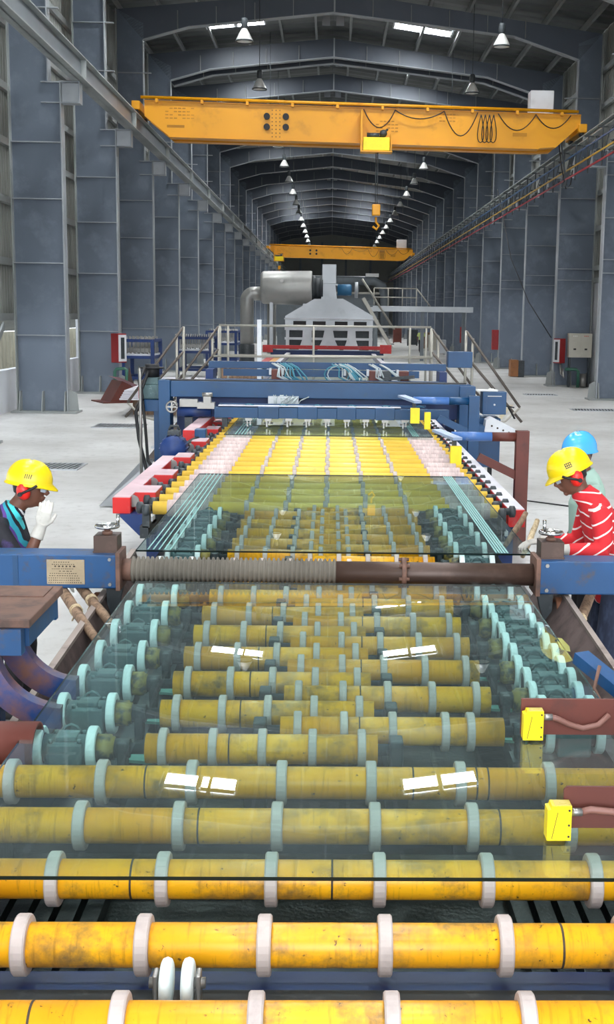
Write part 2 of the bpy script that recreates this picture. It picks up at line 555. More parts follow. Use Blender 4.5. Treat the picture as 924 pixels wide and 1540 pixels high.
wall_far = struct(MB().box(XL - 0.3, XR + 0.3, Y_END, Y_END + 0.3, 0, 14.6).build('wall_far', M_CLAD), 'dark ribbed gable wall at the far end of the hall')
for z in (3.2, 5.2, 7.2):
    MB().box(XL, XR, Y_END - 0.35, Y_END - 0.05, z, z + 0.25).build('girt', M_GIRDER, wall_far)
for x in (-4.5, -1.5, 1.8, 5.2):
    MB().box(x, x + 0.3, Y_END - 0.35, Y_END - 0.05, 0, 12.5).build('gable_post', M_GIRDER, wall_far)

# roof: two slopes, ridge slightly left of the middle
RX, RZ = -0.05, 14.45
EL, ER = (XL - 0.1, 13.62), (XR + 0.1, 13.12)
def roof_z(x):
    if x < RX:
        return EL[1] + (RZ - EL[1]) * (x - EL[0]) / (RX - EL[0])
    return ER[1] + (RZ - ER[1]) * (ER[0] - x) / (ER[0] - RX)
def roof_sheet():
    m = MB()
    n = 420
    for (xa, xb) in ((EL[0], RX), (RX, ER[0])):
        prev = None
        for i in range(n + 1):
            y = Y_REAR + (Y_END - Y_REAR) * i / n
            dz = 0.035 if i % 2 else 0.0
            row = [m.bm.verts.new((x, y, roof_z(x) + dz)) for x in (xa, xb)]
            if prev:
                m.bm.faces.new((prev[0], prev[1], row[1], row[0]))
            prev = row
    return m
ceiling = struct(roof_sheet().build('ceiling', M_ROOF), 'dark ribbed metal roof on purlins')
pur = MB().box(-0.035, 0.035, Y_REAR, Y_END, -0.22, 0.0).box(-0.035, 0.06, Y_REAR, Y_END, -0.22, -0.2).mesh('purlin', M_PURLIN)
for k in range(-6, 8):
    x = RX + (k - 0.5) * 1.42
    if EL[0] + 0.2 < x < ER[0] - 0.2:
        link('purlin', pur, ceiling, (x, 0, roof_z(x) - 0.01))

# roof lights, two each side of the ridge in every bay
sky_w, sky_l = 1.12, 0.95
sky_me = MB().box(-sky_w / 2, sky_w / 2, -sky_l / 2, sky_l / 2, -0.02, 0.02).mesh('roof_light', M_SKY)
frm = MB()
for a in (-1, 1):
    frm.box(a * sky_w / 2 - 0.04, a * sky_w / 2 + 0.04, -sky_l / 2 - 0.04, sky_l / 2 + 0.04, -0.05, 0.05)
    frm.box(-sky_w / 2, sky_w / 2, a * sky_l / 2 - 0.04, a * sky_l / 2 + 0.04, -0.05, 0.05)
frm_me = frm.mesh('kerb', M_WHITEMET)
sky_rows = [36.0 + BAY * k for k in range(-5, 1)] + [50.8, 59.0, 65.6, 81.0, 104.0, 112.0, 120.0, 128.0, 136.0]
for k, y in enumerate(sky_rows):
    for j, x in enumerate((-4.55, -3.35, 2.95, 4.15)):
        ang = math.atan2(RZ - EL[1], RX - EL[0]) if x < 0 else -math.atan2(RZ - ER[1], ER[0] - RX)
        o = thing('roof_light', 'white roof light, %s row from the rear gable, %s of four' % (ORD[k], ('outermost left', 'inner left', 'inner right', 'outermost right')[j]),
                  'skylight', (x, y, roof_z(x) - 0.06), 'roof lights')
        o.rotation_euler = (0, -ang, 0)
        link('light_sheet', sky_me, o)
        link('kerb', frm_me, o)

# ---- portal frames: columns and rafters
def column_meshes(s):
    xi, xo = (-6.66, -7.92) if s < 0 else (8.5, 9.86)       # inner and outer flange faces
    ui = -6.96 if s < 0 else 9.0
    kz = 12.35 if s < 0 else 11.95                           # knee
    rt = (roof_z(xo) - 0.24)
    d = {}
    zc = 8.1 if s < 0 else 7.75
    d['web'] = MB().prism([(xi, 0.03), (xo, 0.03), (xo, rt), (ui, kz + 0.6), (ui, zc), (xi, zc)], 'y', -0.012, 0.012).mesh('web', M_COLUMN)
    i0, i1 = sorted((xi, xi + s * 0.03))
    d['inner_flange'] = MB().box(i0, i1, -0.19, 0.19, 0.03, zc).mesh('inner_flange', M_FLANGE)
    u0, u1 = sorted((ui, ui + s * 0.03))
    d['upper_flange'] = MB().box(u0, u1, -0.16, 0.16, zc, kz).mesh('upper_flange', M_FLANGE)
    o0, o1 = sorted((xo, xo + s * 0.03))
    d['outer_flange'] = MB().box(o0, o1, -0.19, 0.19, 0.03, rt).mesh('outer_flange', M_GIRDERLIGHT)
    a, b = sorted((xi - s * 0.25, xo + s * 0.15))
    d['base_plate'] = MB().box(a, b, -0.38, 0.38, 0, 0.05).mesh('base_plate', M_GIRDERLIGHT)
    a, b = sorted((xi + s * 0.03, xo))
    d['stiffener'] = MB().box(a, b, -0.15, -0.012, -0.012, 0.012).mesh('stiffener', M_FLANGE)
    a, b = sorted((xi + s * 0.03, xi + s * 0.5))
    d['short_stiffener'] = MB().box(a, b, -0.13, -0.012, -0.012, 0.012).mesh('short_stiffener', M_FLANGE)
    d['gusset'] = MB().prism([(-0.36, 0.05), (-0.012, 0.05), (-0.012, 0.55), (-0.2, 0.55)], 'x', -0.012, 0.012).mesh('gusset', M_GIRDERLIGHT)
    d['side_gusset'] = MB().prism([(xi, 0.05), (xi - s * 0.24, 0.05), (xi - s * 0.2, 0.5), (xi, 0.6)], 'y', -0.012, 0.012).mesh('side_gusset', M_GIRDERLIGHT)
    a, b = sorted((xi, xi - s * 0.46))
    d['bracket'] = MB().box(a, b, -0.02, 0.02, zc - 0.5, zc - 0.02).mesh('bracket', M_GREYMET if s < 0 else M_COLUMN)
    e0, e1 = sorted((xi - s * 0.43, xi - s * 0.46))
    d['bracket_flange'] = MB().box(a, b, -0.17, 0.17, zc - 0.52, zc - 0.49).box(a, b, -0.17, 0.17, zc - 0.03, zc).box(e0, e1, -0.17, 0.17, zc - 0.5, zc - 0.02).mesh('bracket_flange', M_FLANGE)
    return d
for s, side in ((-1, 'left'), (1, 'right')):
    cm = column_meshes(s)
    xi, xo = (-6.66, -7.92) if s < 0 else (8.5, 9.86)
    first = 5 if s < 0 else 6
    for i, y in enumerate(FRAMES):
        if i < 3:
            continue
        k = i - first
        if k < 0:
            lab = 'grey steel column on the %s, %s of those outside the view' % (side, ORD[i])
        else:
            lab = 'grey plate steel column on the %s side, %s in line from the front' % (side, ORD[k])
        c = thing('steel_column', lab, 'column', (0, y, 0), 'steel columns along the %s wall' % side)
        for nm in ('web', 'inner_flange', 'upper_flange', 'outer_flange', 'base_plate', 'bracket', 'bracket_flange', 'side_gusset'):
            link(nm, cm[nm], c)
        for z in ((1.95, 3.74, 5.3, 6.66, 9.8, 11.2) if s < 0 else (4.0, 4.42, 5.7, 7.0, 9.3, 10.6)):
            link('stiffener', cm['stiffener'], c, (0, 0, z))
        for z in ((7.6, 8.08) if s < 0 else (7.4,)):
            link('short_stiffener', cm['short_stiffener'], c, (0, 0, z))
        for gx in (xi + s * 0.06, (xi + xo) / 2, xo - s * 0.06):
            link('gusset', cm['gusset'], c, (gx, 0, 0))

bot = [(-6.96, 12.35), (-5.3, 12.82), (RX, 13.42), (6.6, 12.72), (9.0, 11.95)]
top = [(9.86, roof_z(9.86) - 0.24), (RX, RZ - 0.24), (-7.92, roof_z(-7.92) - 0.24)]
raf_web = MB().prism(bot + top, 'y', -0.012, 0.012).mesh('web', M_RAFTER)
fl = MB()
for (xa, za), (xb, zb) in zip(bot[:-1], bot[1:]):
    fl.prism([(xa, za), (xb, zb), (xb, zb + 0.03), (xa, za + 0.03)], 'y', -0.16, 0.16)
raf_fl = fl.mesh('bottom_flange', M_FLANGE)
raf_st = MB().box(-0.012, 0.012, -0.14, -0.012, 0, 0.62).mesh('stiffener', M_PURLIN)
raf_ridge = MB().box(-0.03, 0.03, -0.16, 0.16, 13.42, 14.2).mesh('ridge_plate', M_FLANGE)
for i, y in enumerate(FRAMES + [FRAMES[8] + 1.3]):
    if i < 4:
        continue
    lab = 'dark grey arched roof beam, %s frame from the front of the hall' % ORD[i - 4] if i < len(FRAMES) else 'twin dark grey roof beam close behind its neighbour above the yellow crane'
    r = thing('roof_beam', lab, 'beam', (0, y, 0), 'arched roof beams')
    link('web', raf_web, r)
    link('bottom_flange', raf_fl, r)
    link('ridge_plate', raf_ridge, r)
    for x in (-5.7, -4.3, -2.9, -1.5, 1.4, 2.8, 4.2, 5.6, 7.0):
        zb = 13.42 + (x - RX) * (0.6 / 5.25 if x < RX else -0.7 / 6.65)
        link('stiffener', raf_st, r, (x, 0, zb))
vent_me = MB().prism([(-0.42, 13.5), (-0.12, 13.5), (-0.12, 14.25), (-0.42, 14.2)], 'y', 0, 0.05).prism([(0.12, 13.5), (0.42, 13.5), (0.42, 14.2), (0.12, 14.25)], 'y', 0, 0.05).mesh('ridge_vent', M_FLANGE)
for i, y in enumerate(FRAMES[5:16]):
    v = link('ridge_vent', vent_me, None, (RX, y + 2.2, 0))
    tag(v, 'pale pair of ridge vent plates, %s bay from the front' % ORD[i], 'vent', 'ridge vents')

# ---- crane runway beams
def girder(side):
    s = -1 if side == 'left' else 1
    x = -6.2 if s < 0 else 7.9
    z0, z1 = (8.1, 8.62) if s < 0 else (7.98, 8.16)
    g = thing('crane_runway', 'long %s crane runway beam on the %s columns' % ('deep grey steel' if s < 0 else 'slim dark steel', side), 'beam', (x, 0, 0))
    MB().box(-0.012, 0.012, Y_REAR, Y_END - 4, z0, z1).build('web', M_GIRDER, g)
    MB().box(-0.17, 0.17, Y_REAR, Y_END - 4, z0, z0 + 0.03).build('bottom_flange', M_GIRDERLIGHT, g)
    MB().box(-0.15, 0.15, Y_REAR, Y_END - 4, z1, z1 + 0.03).build('top_flange', M_GIRDERLIGHT, g)
    MB().box(-0.035, 0.035, Y_REAR, Y_END - 4, z1 + 0.03, z1 + 0.11).build('rail', M_STEEL, g)
    st = MB().box(0.012, 0.14, -0.012, 0.012, z0 + 0.03, z1).mesh('stiffener', M_GIRDERLIGHT) if s < 0 else MB().box(-0.14, -0.012, -0.012, 0.012, z0 + 0.03, z1).mesh('stiffener', M_GIRDERLIGHT)
    for y in FRAMES[3:]:
        link('stiffener', st, g, (0, y, 0))
    return g
girder('left')
girder('right')
# conductor bars under the right runway
bars = thing('conductor_bars', 'blue, yellow and red crane power bars hung under right runway', 'power rail', (7.55, 0, 0))
for nm, mt, dx, z in (('blue_bar', M_LIVEBLUE, 0.0, 7.62), ('yellow_bar', M_LIVEYEL, 0.02, 7.28), ('red_bar', M_LIVERED, -0.04, 6.98)):
    MB().box(dx - 0.018, dx + 0.018, 15, Y_END - 6, z - 0.024, z + 0.024).build(nm, mt, bars)
hb = MB().box(0.12, 0.16, -0.02, 0.02, 6.9, 8.0).box(0.0, 0.3, -0.02, 0.02, 7.96, 8.0)
for z in (7.62, 7.28, 6.98):
    hb.box(-0.06, 0.16, -0.015, 0.015, z + 0.06, z + 0.09)
    hb.cyl((0.0, 0, z + 0.03), (0.0, 0, z + 0.09), 0.035, 0.05, n=8)
hb.bar((0.14, 0, 7.0), (0.34, 0, 7.9), 0.02, 0.03)
hb_me = hb.mesh('hanger', M_DARK)
for i in range(62):
    link('hanger', hb_me, bars, (0, 26 + i * 1.925, 0))
tr = thing('crane_power_trolley', 'dark bundle of crane collector arms and cables on right runway', 'collector', (7.5, 40, 0))
mb = MB()
for i in range(5):
    mb.bar((-0.05, i * 0.14 - 0.3, 6.75), (0.2, i * 0.14 - 0.25, 7.7), 0.02, 0.03)
mb.bar((-0.2, 0.1, 8.3), (0.05, 0.1, 6.8), 0.05, 0.05)
mb.build('collector_arms', M_DARK, tr)
MB().tube([(-0.25, 0.1, 8.1), (-0.12, 0.1, 7.3), (0.05, 0.15, 6.7), (0.2, 0.2, 6.85), (0.25, 0.2, 7.3)], 0.02, 6).build('collector_cable', M_BLACK, tr)

# ---- high bay lamps
lamp_cords = [MB().cyl((0, 0, 0.62), (0, 0, zt_), 0.012, n=6).mesh('cord', M_DARK) for zt_ in (3.64, 3.27)]
lamp_body = MB().lathe((0, 0, 0), (0, 0, 1), [(0.66, 0.0), (0.66, 0.08), (0.6, 0.1), (0.42, 0.1), (0.36, 0.07)], 14).mesh('ballast', M_DARK)
lamp_ref = MB().lathe((0, 0, 0), (0, 0, 1), [(0.38, 0.05), (0.34, 0.09), (0.22, 0.16), (0.05, 0.245), (0.0, 0.255), (0.005, 0.235), (0.2, 0.15), (0.33, 0.07)], 20).mesh('reflector', M_LAMP)
lamp_rim = MB().lathe((0, 0, 0), (0, 0, 1), [(-0.02, 0.245), (-0.02, 0.27), (0.02, 0.27), (0.02, 0.245)], 20, close=True).mesh('rim', M_DARK)
for side, x in (('left', -2.67), ('right', 5.0)):
    for k in range(17):
        y = 37.8 + BAY * k
        L = thing('high_bay_lamp', 'white bell high-bay lamp hanging in the %s row, %s from the front' % (side, ORD[k]), 'lamp', (x, y, 10.55), 'high-bay lamps in two rows')
        for nm, me in (('cord', lamp_cords[0 if x < 0 else 1]), ('ballast', lamp_body), ('reflector', lamp_ref), ('rim', lamp_rim)):
            link(nm, me, L)

# ---- overhead cranes
def crane(y, label, hoist_x, near):
    c = thing('overhead_crane', label, 'crane', (0, y, 0), None, -0.004)
    zl, zr = 9.12, 8.92           # top at either end
    xl, xr = -5.95, 7.85
    def zt(x):
        return zl + (zr - zl) * (x - xl) / (xr - xl)
    beam = MB()
    for dy in (-0.25, 0.9):
        beam.prism([(xl, zt(xl)), (xl, zt(xl) - 0.45), (xl + 0.75, zt(xl) - 1.05), (xr - 1.3, zt(xr) - 1.02), (xr - 0.75, zt(xr) - 0.98), (xr, zt(xr) - 0.3), (xr, zt(xr))], 'y', dy, dy + 0.42)
    beam.build('box_girder', M_CRANE, c)
    fl_ = MB()
    fl_.bar((xl + 0.75, -0.04, zt(xl) - 1.07), (xr - 1.3, -0.04, zt(xr) - 1.04), 0.52, 0.03)
    fl_.bar((xl, -0.04, zt(xl) + 0.015), (xr, -0.04, zt(xr) + 0.015), 0.52, 0.03)
    fl_.build('girder_flange', M_CRANE, c)
    MB().cyl((xl - 0.1, -0.36, zt(xl) + 0.10), (xr - 0.1, -0.36, zt(xr) + 0.10), 0.05, n=10).build('festoon_rail', M_CRANE, c)
    clip = MB().box(-0.04, 0.04, -0.4, -0.2, -0.07, 0.1).mesh('rail_clip', M_CRANE)
    for i in range(10):
        x = xl + 0.4 + i * 1.42
        link('rail_clip', clip, c, (x, 0, zt(x) + 0.03))
    for sgn, x in ((-1, xl), (1, xr)):
        zw, xw = (8.74, -6.2) if sgn < 0 else (8.28, 7.9)        # rail head
        e = MB().box(xw - 0.13, xw + 0.13, -0.45, 1.9, zw + 0.1, zw + 0.36, 0.02)
        e.build('end_truck', M_CRANE, c)
        w = MB()
        for wy in (-0.2, 1.6):
            w.cyl((xw - 0.06, wy, zw + 0.171), (xw + 0.06, wy, zw + 0.171), 0.17, n=16)
        w.build('end_wheels', M_DARK, c)
    sp = MB().box(-2.0, -1.62, -0.27, -0.25, 8.02, 9.02)
    sp.build('splice_plate', M_CRANE, c)
    bolts = MB()
    for bx in (-1.93, -1.81, -1.69):
        for i in range(8):
            bolts.cyl((bx, -0.285, 8.1 + i * 0.115), (bx, -0.26, 8.1 + i * 0.115), 0.018, n=6)
    bolts.build('splice_bolts', M_INK, c)
    disc = MB().cyl((0, -0.33, 0), (0, -0.25, 0), 0.1, n=18).mesh('buffer_disc', M_BLACK)
    for bx in (-2.1, -1.5):
        for bz in (8.4, 8.72):
            link('buffer_disc', disc, c, (bx, 0, bz))
    # hoist trolley
    h = MB()
    h.box(hoist_x - 0.42, hoist_x + 0.42, -0.75, -0.35, 7.68, 8.08, 0.015)
    hb_ = h.build('hoist_box', M_SENSOR, c)
    MB().box(hoist_x - 0.5, hoist_x - 0.44, -0.8, -0.3, 7.66, 8.9).box(hoist_x - 0.5, hoist_x + 0.5, -0.8, -0.3, 7.63, 7.67).box(hoist_x + 0.44, hoist_x + 0.48, -0.8, -0.3, 7.66, 8.2).build('hoist_frame', M_CRANE, c)
    MB().cyl((hoist_x - 0.3, -0.55, 8.16), (hoist_x + 0.1, -0.55, 8.16), 0.08, n=12).sphere((hoist_x + 0.22, -0.55, 8.22), 0.12).bar((hoist_x + 0.1, -0.5, 8.1), (hoist_x + 0.35, -0.6, 8.35), 0.05, 0.05).build('hoist_motor', M_DARK, c)
    zhook = 5.75 if near else 6.9
    MB().cyl((hoist_x, -0.55, zhook + 0.3), (hoist_x, -0.55, 7.66), 0.015, n=6).cyl((hoist_x + 0.06, -0.55, zhook + 0.3), (hoist_x + 0.06, -0.55, 7.66), 0.015, n=6).build('hoist_rope', M_DARK, c)
    hk = MB().box(hoist_x - 0.1, hoist_x + 0.16, -0.66, -0.44, zhook - 0.05, zhook + 0.3, 0.03)
    hk.tube([(hoist_x + 0.03, -0.55, zhook - 0.1), (hoist_x + 0.03, -0.55, zhook - 0.25), (hoist_x + 0.13, -0.55, zhook - 0.36), (hoist_x + 0.05, -0.55, zhook - 0.48), (hoist_x - 0.07, -0.55, zhook - 0.38)], 0.035, 8)
    hk.build('hook_block', M_CRANE, c)
    # festoon cable loops
    fest = MB()
    spans = [(0.95, 1.95, 0.55), (1.95, 3.5, 0.25), (3.5, 4.55, 0.72), (5.2, 6.4, 0.5), (6.4, 7.5, 0.4)]
    for xa, xb, sag in spans:
        fest.tube([(xa + (xb - xa) * i / 12, -0.42, zt(xa) - 0.05 - sag * (1 - (2 * i / 12 - 1) ** 2)) for i in range(13)], 0.018, 6)
    for i in range(4):
        xa = 4.6 + i * 0.13
        fest.tube([(xa + 0.1 * math.sin(t * PI * 2) + 0.06, -0.42 - 0.02 * i, zt(xa) - 0.1 - 0.85 * math.sin(t * PI)) for t in [j / 12 for j in range(13)]], 0.016, 6)
    fest.build('festoon_cable', M_BLACK, c)
    # faint stencilled lettering, unreadable at this distance
    mk = MB()
    for (x0, z0, cols, rows, w) in ((1.35, 8.62, 6, 4, 0.09), (3.35, 8.86, 5, 3, 0.08), (-5.3, 8.9, 7, 4, 0.1)):
        for r in range(rows):
            for q in range(cols):
                if (q * 7 + r * 3) % 5:
                    mk.box(x0 + q * w * 1.35, x0 + q * w * 1.35 + w, -0.256, -0.25, z0 - r * 0.1, z0 - r * 0.1 + 0.035)
    mk.box(5.7, 6.15, -0.256, -0.25, 8.25, 8.36)
    mk.box(-5.25, -4.7, -0.256, -0.25, 8.33, 8.41)
    mk.build('stencil_marks', worn('stencil_brown', srgb(184, 122, 12), rough=0.6), c)
    if near:
        MB().box(6.3, 7.05, 0.2, 0.8, 8.95, 9.75, 0.02).build('control_cabinet', M_WHITEMET, c)
    else:
        MB().box(6.3, 7.25, 0.2, 0.8, 8.95, 9.9, 0.02).build('control_cabinet', M_WHITEMET, c)
    return c
crane(40.0, 'nearer yellow overhead travelling crane spanning the hall', 1.36, True)
crane(120.0, 'farther yellow overhead crane small in the distance', -5.1, False)

# ================================================================== THE CONVEYOR
RZc = 0.96                    # roller axis height
R_T, R_R = 0.0555, 0.077      # tube and ring radii

def roller_tube(x0, x1, mat, r=R_T):
    m = MB()
    m.cyl((x0, 0, 0), (x1, 0, 0), r, n=32)
    return m.mesh('tube', mat)
def shaft_mesh(x0, x1, r=0.022):
    return MB().cyl((x0, 0, 0), (x1, 0, 0), r, n=12).mesh('shaft', M_DARK)
ring_me = MB().ring(-0.018, 0.018, R_T - 0.004, R_R).mesh('ring', M_RING)
ring_thin = MB().ring(-0.0155, 0.0155, R_T - 0.004, R_R).mesh('ring', M_RING)
ring_far = MB().ring(-0.02, 0.02, R_T - 0.004, R_R - 0.004, n=18).mesh('ring', M_RING)
groove_me = MB().ring(-0.003, 0.003, R_T - 0.006, R_T + 0.0006, n=28, ch=0.0002).mesh('groove', M_INK)

near_tube = roller_tube(-1.42, 1.42, M_ROLLER)
near_shaft = shaft_mesh(-1.6, 1.6)
NEAR = [2.535, 2.895, 3.262, 3.628, 3.99]
near_lab = ['cut by the bottom edge of the picture', 'above the pair of small white wheels', 'under the front edge of the nearest glass sheet',
            'behind the lower yellow sensor', 'last full-width one before the split short rollers']
for i, y in enumerate(NEAR):
    t = thing('conveyor_roller', 'long yellow roller with pale rings, ' + near_lab[i], 'roller', (0, y, RZc), 'full-width rollers in the foreground')
    link('tube', near_tube, t, (0, 0, 0), (0.9 * i, 0, 0))
    link('shaft', near_shaft, t)
    for k in range(-4, 4):
        link('ring', ring_me, t, (0.001 + (k + 0.5) * 0.3085, 0, 0))
    for x in ((-0.66, 0.93), (0.61,), (-0.55, 0.02), (-0.4, 0.55), (-0.62, 0.3, 0.52, 0.56))[i]:
        link('groove', groove_me, t, (x, 0, 0))

L_tube = roller_tube(-0.67, 0.19, M_ROLLER)
R_tube = roller_tube(-0.18, 0.69, M_ROLLER)
L_shaft, R_shaft = shaft_mesh(-0.75, 0.26), shaft_mesh(-0.26, 0.77)
L_RINGS = [-0.606, -0.421, -0.238, -0.052, 0.131]
R_RINGS = [-0.12, 0.067, 0.255, 0.442, 0.628]

def drive_parts():
    d = {}
    d['bearing_block'] = MB().box(-0.775, -0.74, -0.034, 0.034, -0.11, 0.03, 0.006).cyl((-0.785, 0, 0), (-0.73, 0, 0), 0.036, n=14).box(-0.80, -0.725, -0.06, 0.06, -0.13, -0.10).mesh('bearing_block', M_DARK)
    d['coupling'] = MB().lathe((-0.85, 0, 0), (1, 0, 0), [(0, 0.0), (0, 0.052), (0.05, 0.052), (0.052, 0.044), (0.062, 0.044), (0.062, 0.0)], 20).mesh('coupling', worn('coupling_dirty', srgb(150, 132, 70), srgb(60, 62, 58), rough=0.5, scale=20, lo=0.45, hi=0.6, vary=True))
    w = MB().ring(-0.017, 0.017, 0.058, 0.082, n=26)
    d['wheel'] = w.mesh('wheel', M_WHEEL)
    d['hub'] = MB().lathe((0, 0, 0), (1, 0, 0), [(-0.012, 0.0), (-0.012, 0.059), (0.012, 0.059), (0.012, 0.0)], 18).mesh('hub', M_DARK)
    g = MB().box(-1.03, -0.895, -0.058, 0.058, -0.085, 0.038, 0.012)
    g.cyl((-1.045, 0, 0), (-0.88, 0, 0), 0.052, n=18)
    d['gearbox'] = g.mesh('gearbox', M_GEAR)
    c = MB().box(-1.0, -0.92, -0.042, 0.042, 0.038, 0.056, 0.004)
    for a in (-1.012, -0.908):
        for b in (-0.05, 0.05):
            c.cyl((a, b, 0.036), (a, b, 0.05), 0.008, n=6)
    d['gearbox_lid'] = c.mesh('gearbox_lid', M_GEAR)
    d['lifting_eye'] = MB().tube([(-1.0, 0.062, 0.03), (-0.98, 0.066, 0.06), (-0.96, 0.066, 0.068), (-0.94, 0.066, 0.06), (-0.92, 0.062, 0.03)], 0.006, 6).mesh('lifting_eye', M_GEAR)
    return d
DP = drive_parts()
def drive_unit(side, y, label, bare=False, dx=0.0):
    s = -1 if side == 'left' else 1
    t = thing('drive_unit', label, 'drive unit', (0 if s < 0 else dx, y, RZc), 'gearbox drive units beside the short rollers')
    if s > 0:
        t.rotation_euler = (0, 0, PI)
    for nm in (('gearbox', 'gearbox_lid', 'lifting_eye') if bare else ('bearing_block', 'coupling', 'gearbox', 'gearbox_lid', 'lifting_eye')):
        link(nm, DP[nm], t)
    for x in (-0.866, -1.062):
        w = link('wheel', DP['wheel'], t, (x, 0, 0))
        link('hub', DP['hub'], w)
    return t
bear_in = MB().box(0.235, 0.285, -0.04, 0.04, -0.12, 0.045, 0.006).mesh('end_bearing', M_DARK)
for k in range(14):
    for side, y in (('left', 4.318 + 0.4 * k), ('right', 4.522 + 0.4 * k)):
        zone = 'under the nearest glass sheet' if y < 6.7 else ('in the gap below the crossbar' if y < 7.65 else 'under the middle glass sheet')
        t = thing('conveyor_roller', 'short yellow %s-hand roller %s, %s from the front' % (side, zone, ORD[k]), 'roller', (0, y, RZc),
                  'short staggered rollers, %s hand' % side)
        link('tube', L_tube if side == 'left' else R_tube, t, (0, 0, 0), (0.7 * k, 0, 0))
        link('shaft', L_shaft if side == 'left' else R_shaft, t)
        rings = L_RINGS if side == 'left' else (R_RINGS if k else [-0.113, 0.067, 0.256, 0.461, 0.56])
        for x in rings:
            link('ring', ring_thin, t, (x, 0, 0))
        if k < 6:
            link('groove', groove_me, t, (rings[1] + 0.06 + 0.013 * k, 0, 0))
        e = link('end_bearing', bear_in, t)
        if side == 'right':
            e.rotation_euler = (0, 0, PI)
        drive_unit(side, y, 'pale-wheeled green gearbox unit on the %s side, %s from the front' % (side, ORD[k]))
for k in range(5):
    drive_unit('right', 4.731 + 0.4 * k, 'extra pale-wheeled gearbox squeezed between right drive units, %s from the front' % ORD[k], bare=True, dx=0.01)

# far section: full-width rollers with thin rings and woven white sleeves near both ends
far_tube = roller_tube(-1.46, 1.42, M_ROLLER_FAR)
far_sleeve = MB().cyl((-1.34, 0, 0), (-1.0, 0, 0), R_T + 0.014, n=20).mesh('woven_sleeve', M_SLEEVE)
far_sleeve_r = MB().cyl((1.0, 0, 0), (1.34, 0, 0), R_T + 0.014, n=20).mesh('woven_sleeve', M_SLEEVE)
far_knob = MB().lathe((-1.6, 0, 0), (1, 0, 0), [(0, 0.0), (0, 0.03), (0.01, 0.05), (0.05, 0.05), (0.06, 0.03), (0.14, 0.03), (0.14, 0.0)], 14).mesh('journal', M_DARK)
far_knob_r = MB().lathe((1.56, 0, 0), (-1, 0, 0), [(0, 0.0), (0, 0.03), (0.01, 0.05), (0.05, 0.05), (0.06, 0.03), (0.14, 0.03), (0.14, 0.0)], 14).mesh('journal', M_DARK)
for k in range(24):
    y = 9.96 + 0.4 * k
    zone = 'under the middle glass sheet' if y < 11.5 else ('in the uncovered stretch' if y < 15.3 else 'under the farthest glass sheet')
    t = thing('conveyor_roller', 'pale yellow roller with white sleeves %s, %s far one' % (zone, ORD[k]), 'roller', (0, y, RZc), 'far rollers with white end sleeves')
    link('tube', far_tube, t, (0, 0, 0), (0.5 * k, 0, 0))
    link('woven_sleeve', far_sleeve, t)
    link('woven_sleeve', far_sleeve_r, t)
    link('journal', far_knob, t)
    link('journal', far_knob_r, t)
    if k % 2 == 0:
        off = 0.0
    else:
        off = 0.012
    for x in (-0.684, -0.36, -0.03, 0.30, 0.64):
        link('ring', ring_far, t, (x + off, 0, 0))

# the bed below the rollers
bed = thing('conveyor_bed', 'dark glass-littered steel bed under the yellow rollers', 'conveyor frame', (0, 0, 0))
MB().box(-1.5, 1.5, 1.2, 9.7, 0.5, 0.54).build('tray', M_PIT, bed)
MB().box(-1.45, 1.45, 9.7, 24.0, 0.5, 0.54).build('tray', M_PIT, bed)
rb = MB().box(-0.028, 0.028, 3.0, 4.1, 0.54, 0.60).mesh('slat', M_PIT)
for x in (-1.17, -1.09, -1.01, -0.93, -0.85, -0.77, 0.66, 0.74, 0.82, 0.9, 0.98, 1.06):
    link('slat', rb, bed, (x, 0, 0))
MB().box(-0.62, 0.48, 3.02, 3.08, 0.54, 0.66).box(-0.62, 0.5, 3.3, 3.36, 0.54, 0.64).build('cross_member', M_DARK, bed)
MB().box(-1.36, 1.36, 2.66, 2.945, 0.70, 0.86, 0.004).build('cross_beam', M_BLUE_DARK, bed)
MB().box(-1.36, 1.36, 2.665, 2.842, 0.8605, 0.868, 0.002).build('wear_strip', M_DARK, bed)
for x in (-0.80, 0.80):
    MB().box(x - 0.05, x + 0.05, 4.2, 9.7, 0.74, 0.83).build('support_rail', M_DARK, bed)
for x in (-0.26, 0.26):
    MB().box(x - 0.04, x + 0.04, 4.2, 9.7, 0.75, 0.84).build('support_rail', M_DARK, bed)
for y in (4.2, 5.9, 7.6, 9.4):
    MB().box(-1.15, 1.15, y, y + 0.07, 0.6, 0.74).build('cross_member', M_DARK, bed)
for x in (-1.16, 1.16):
    MB().box(x - 0.03, x + 0.03, 4.15, 9.7, 0.55, 0.84).build('side_plate', M_DARK, bed)
for x in (-1.42, 1.42):
    MB().box(x - 0.03, x + 0.03, 1.2, 4.32, 0.55, 1.03).build('side_plate', M_BLUE_DARK, bed)
lg = MB().box(-0.06, 0.06, -0.06, 0.06, 0, 0.5).mesh('leg', M_DARK)
for x in (-1.1, 1.1):
    for y in (1.5, 4.4, 7.0, 9.5, 12.5, 15.5, 19, 23):
        link('leg', lg, bed, (x, y, 0))
# pair of small white wheels poking up between the first two rollers
tw = thing('lift_wheels', 'pair of small white nylon wheels with steel cheeks between two rollers', 'wheel pair', (-0.355, 2.72, 0.958))
for x in (-0.026, 0.026):
    MB().lathe((x - 0.014, 0, 0), (1, 0, 0), [(0, 0.0), (0, 0.048), (0.004, 0.056), (0.014, 0.06), (0.024, 0.056), (0.028, 0.048), (0.028, 0.0)], 24).build('wheel', M_WHEEL, tw)
for x in (-0.052, 0.052):
    MB().box(x - 0.006, x + 0.006, -0.02, 0.02, -0.088, 0.03, 0.004).cyl((x - 0.016, 0, 0), (x + 0.016, 0, 0), 0.014, n=8).build('cheek', M_STEEL, tw)

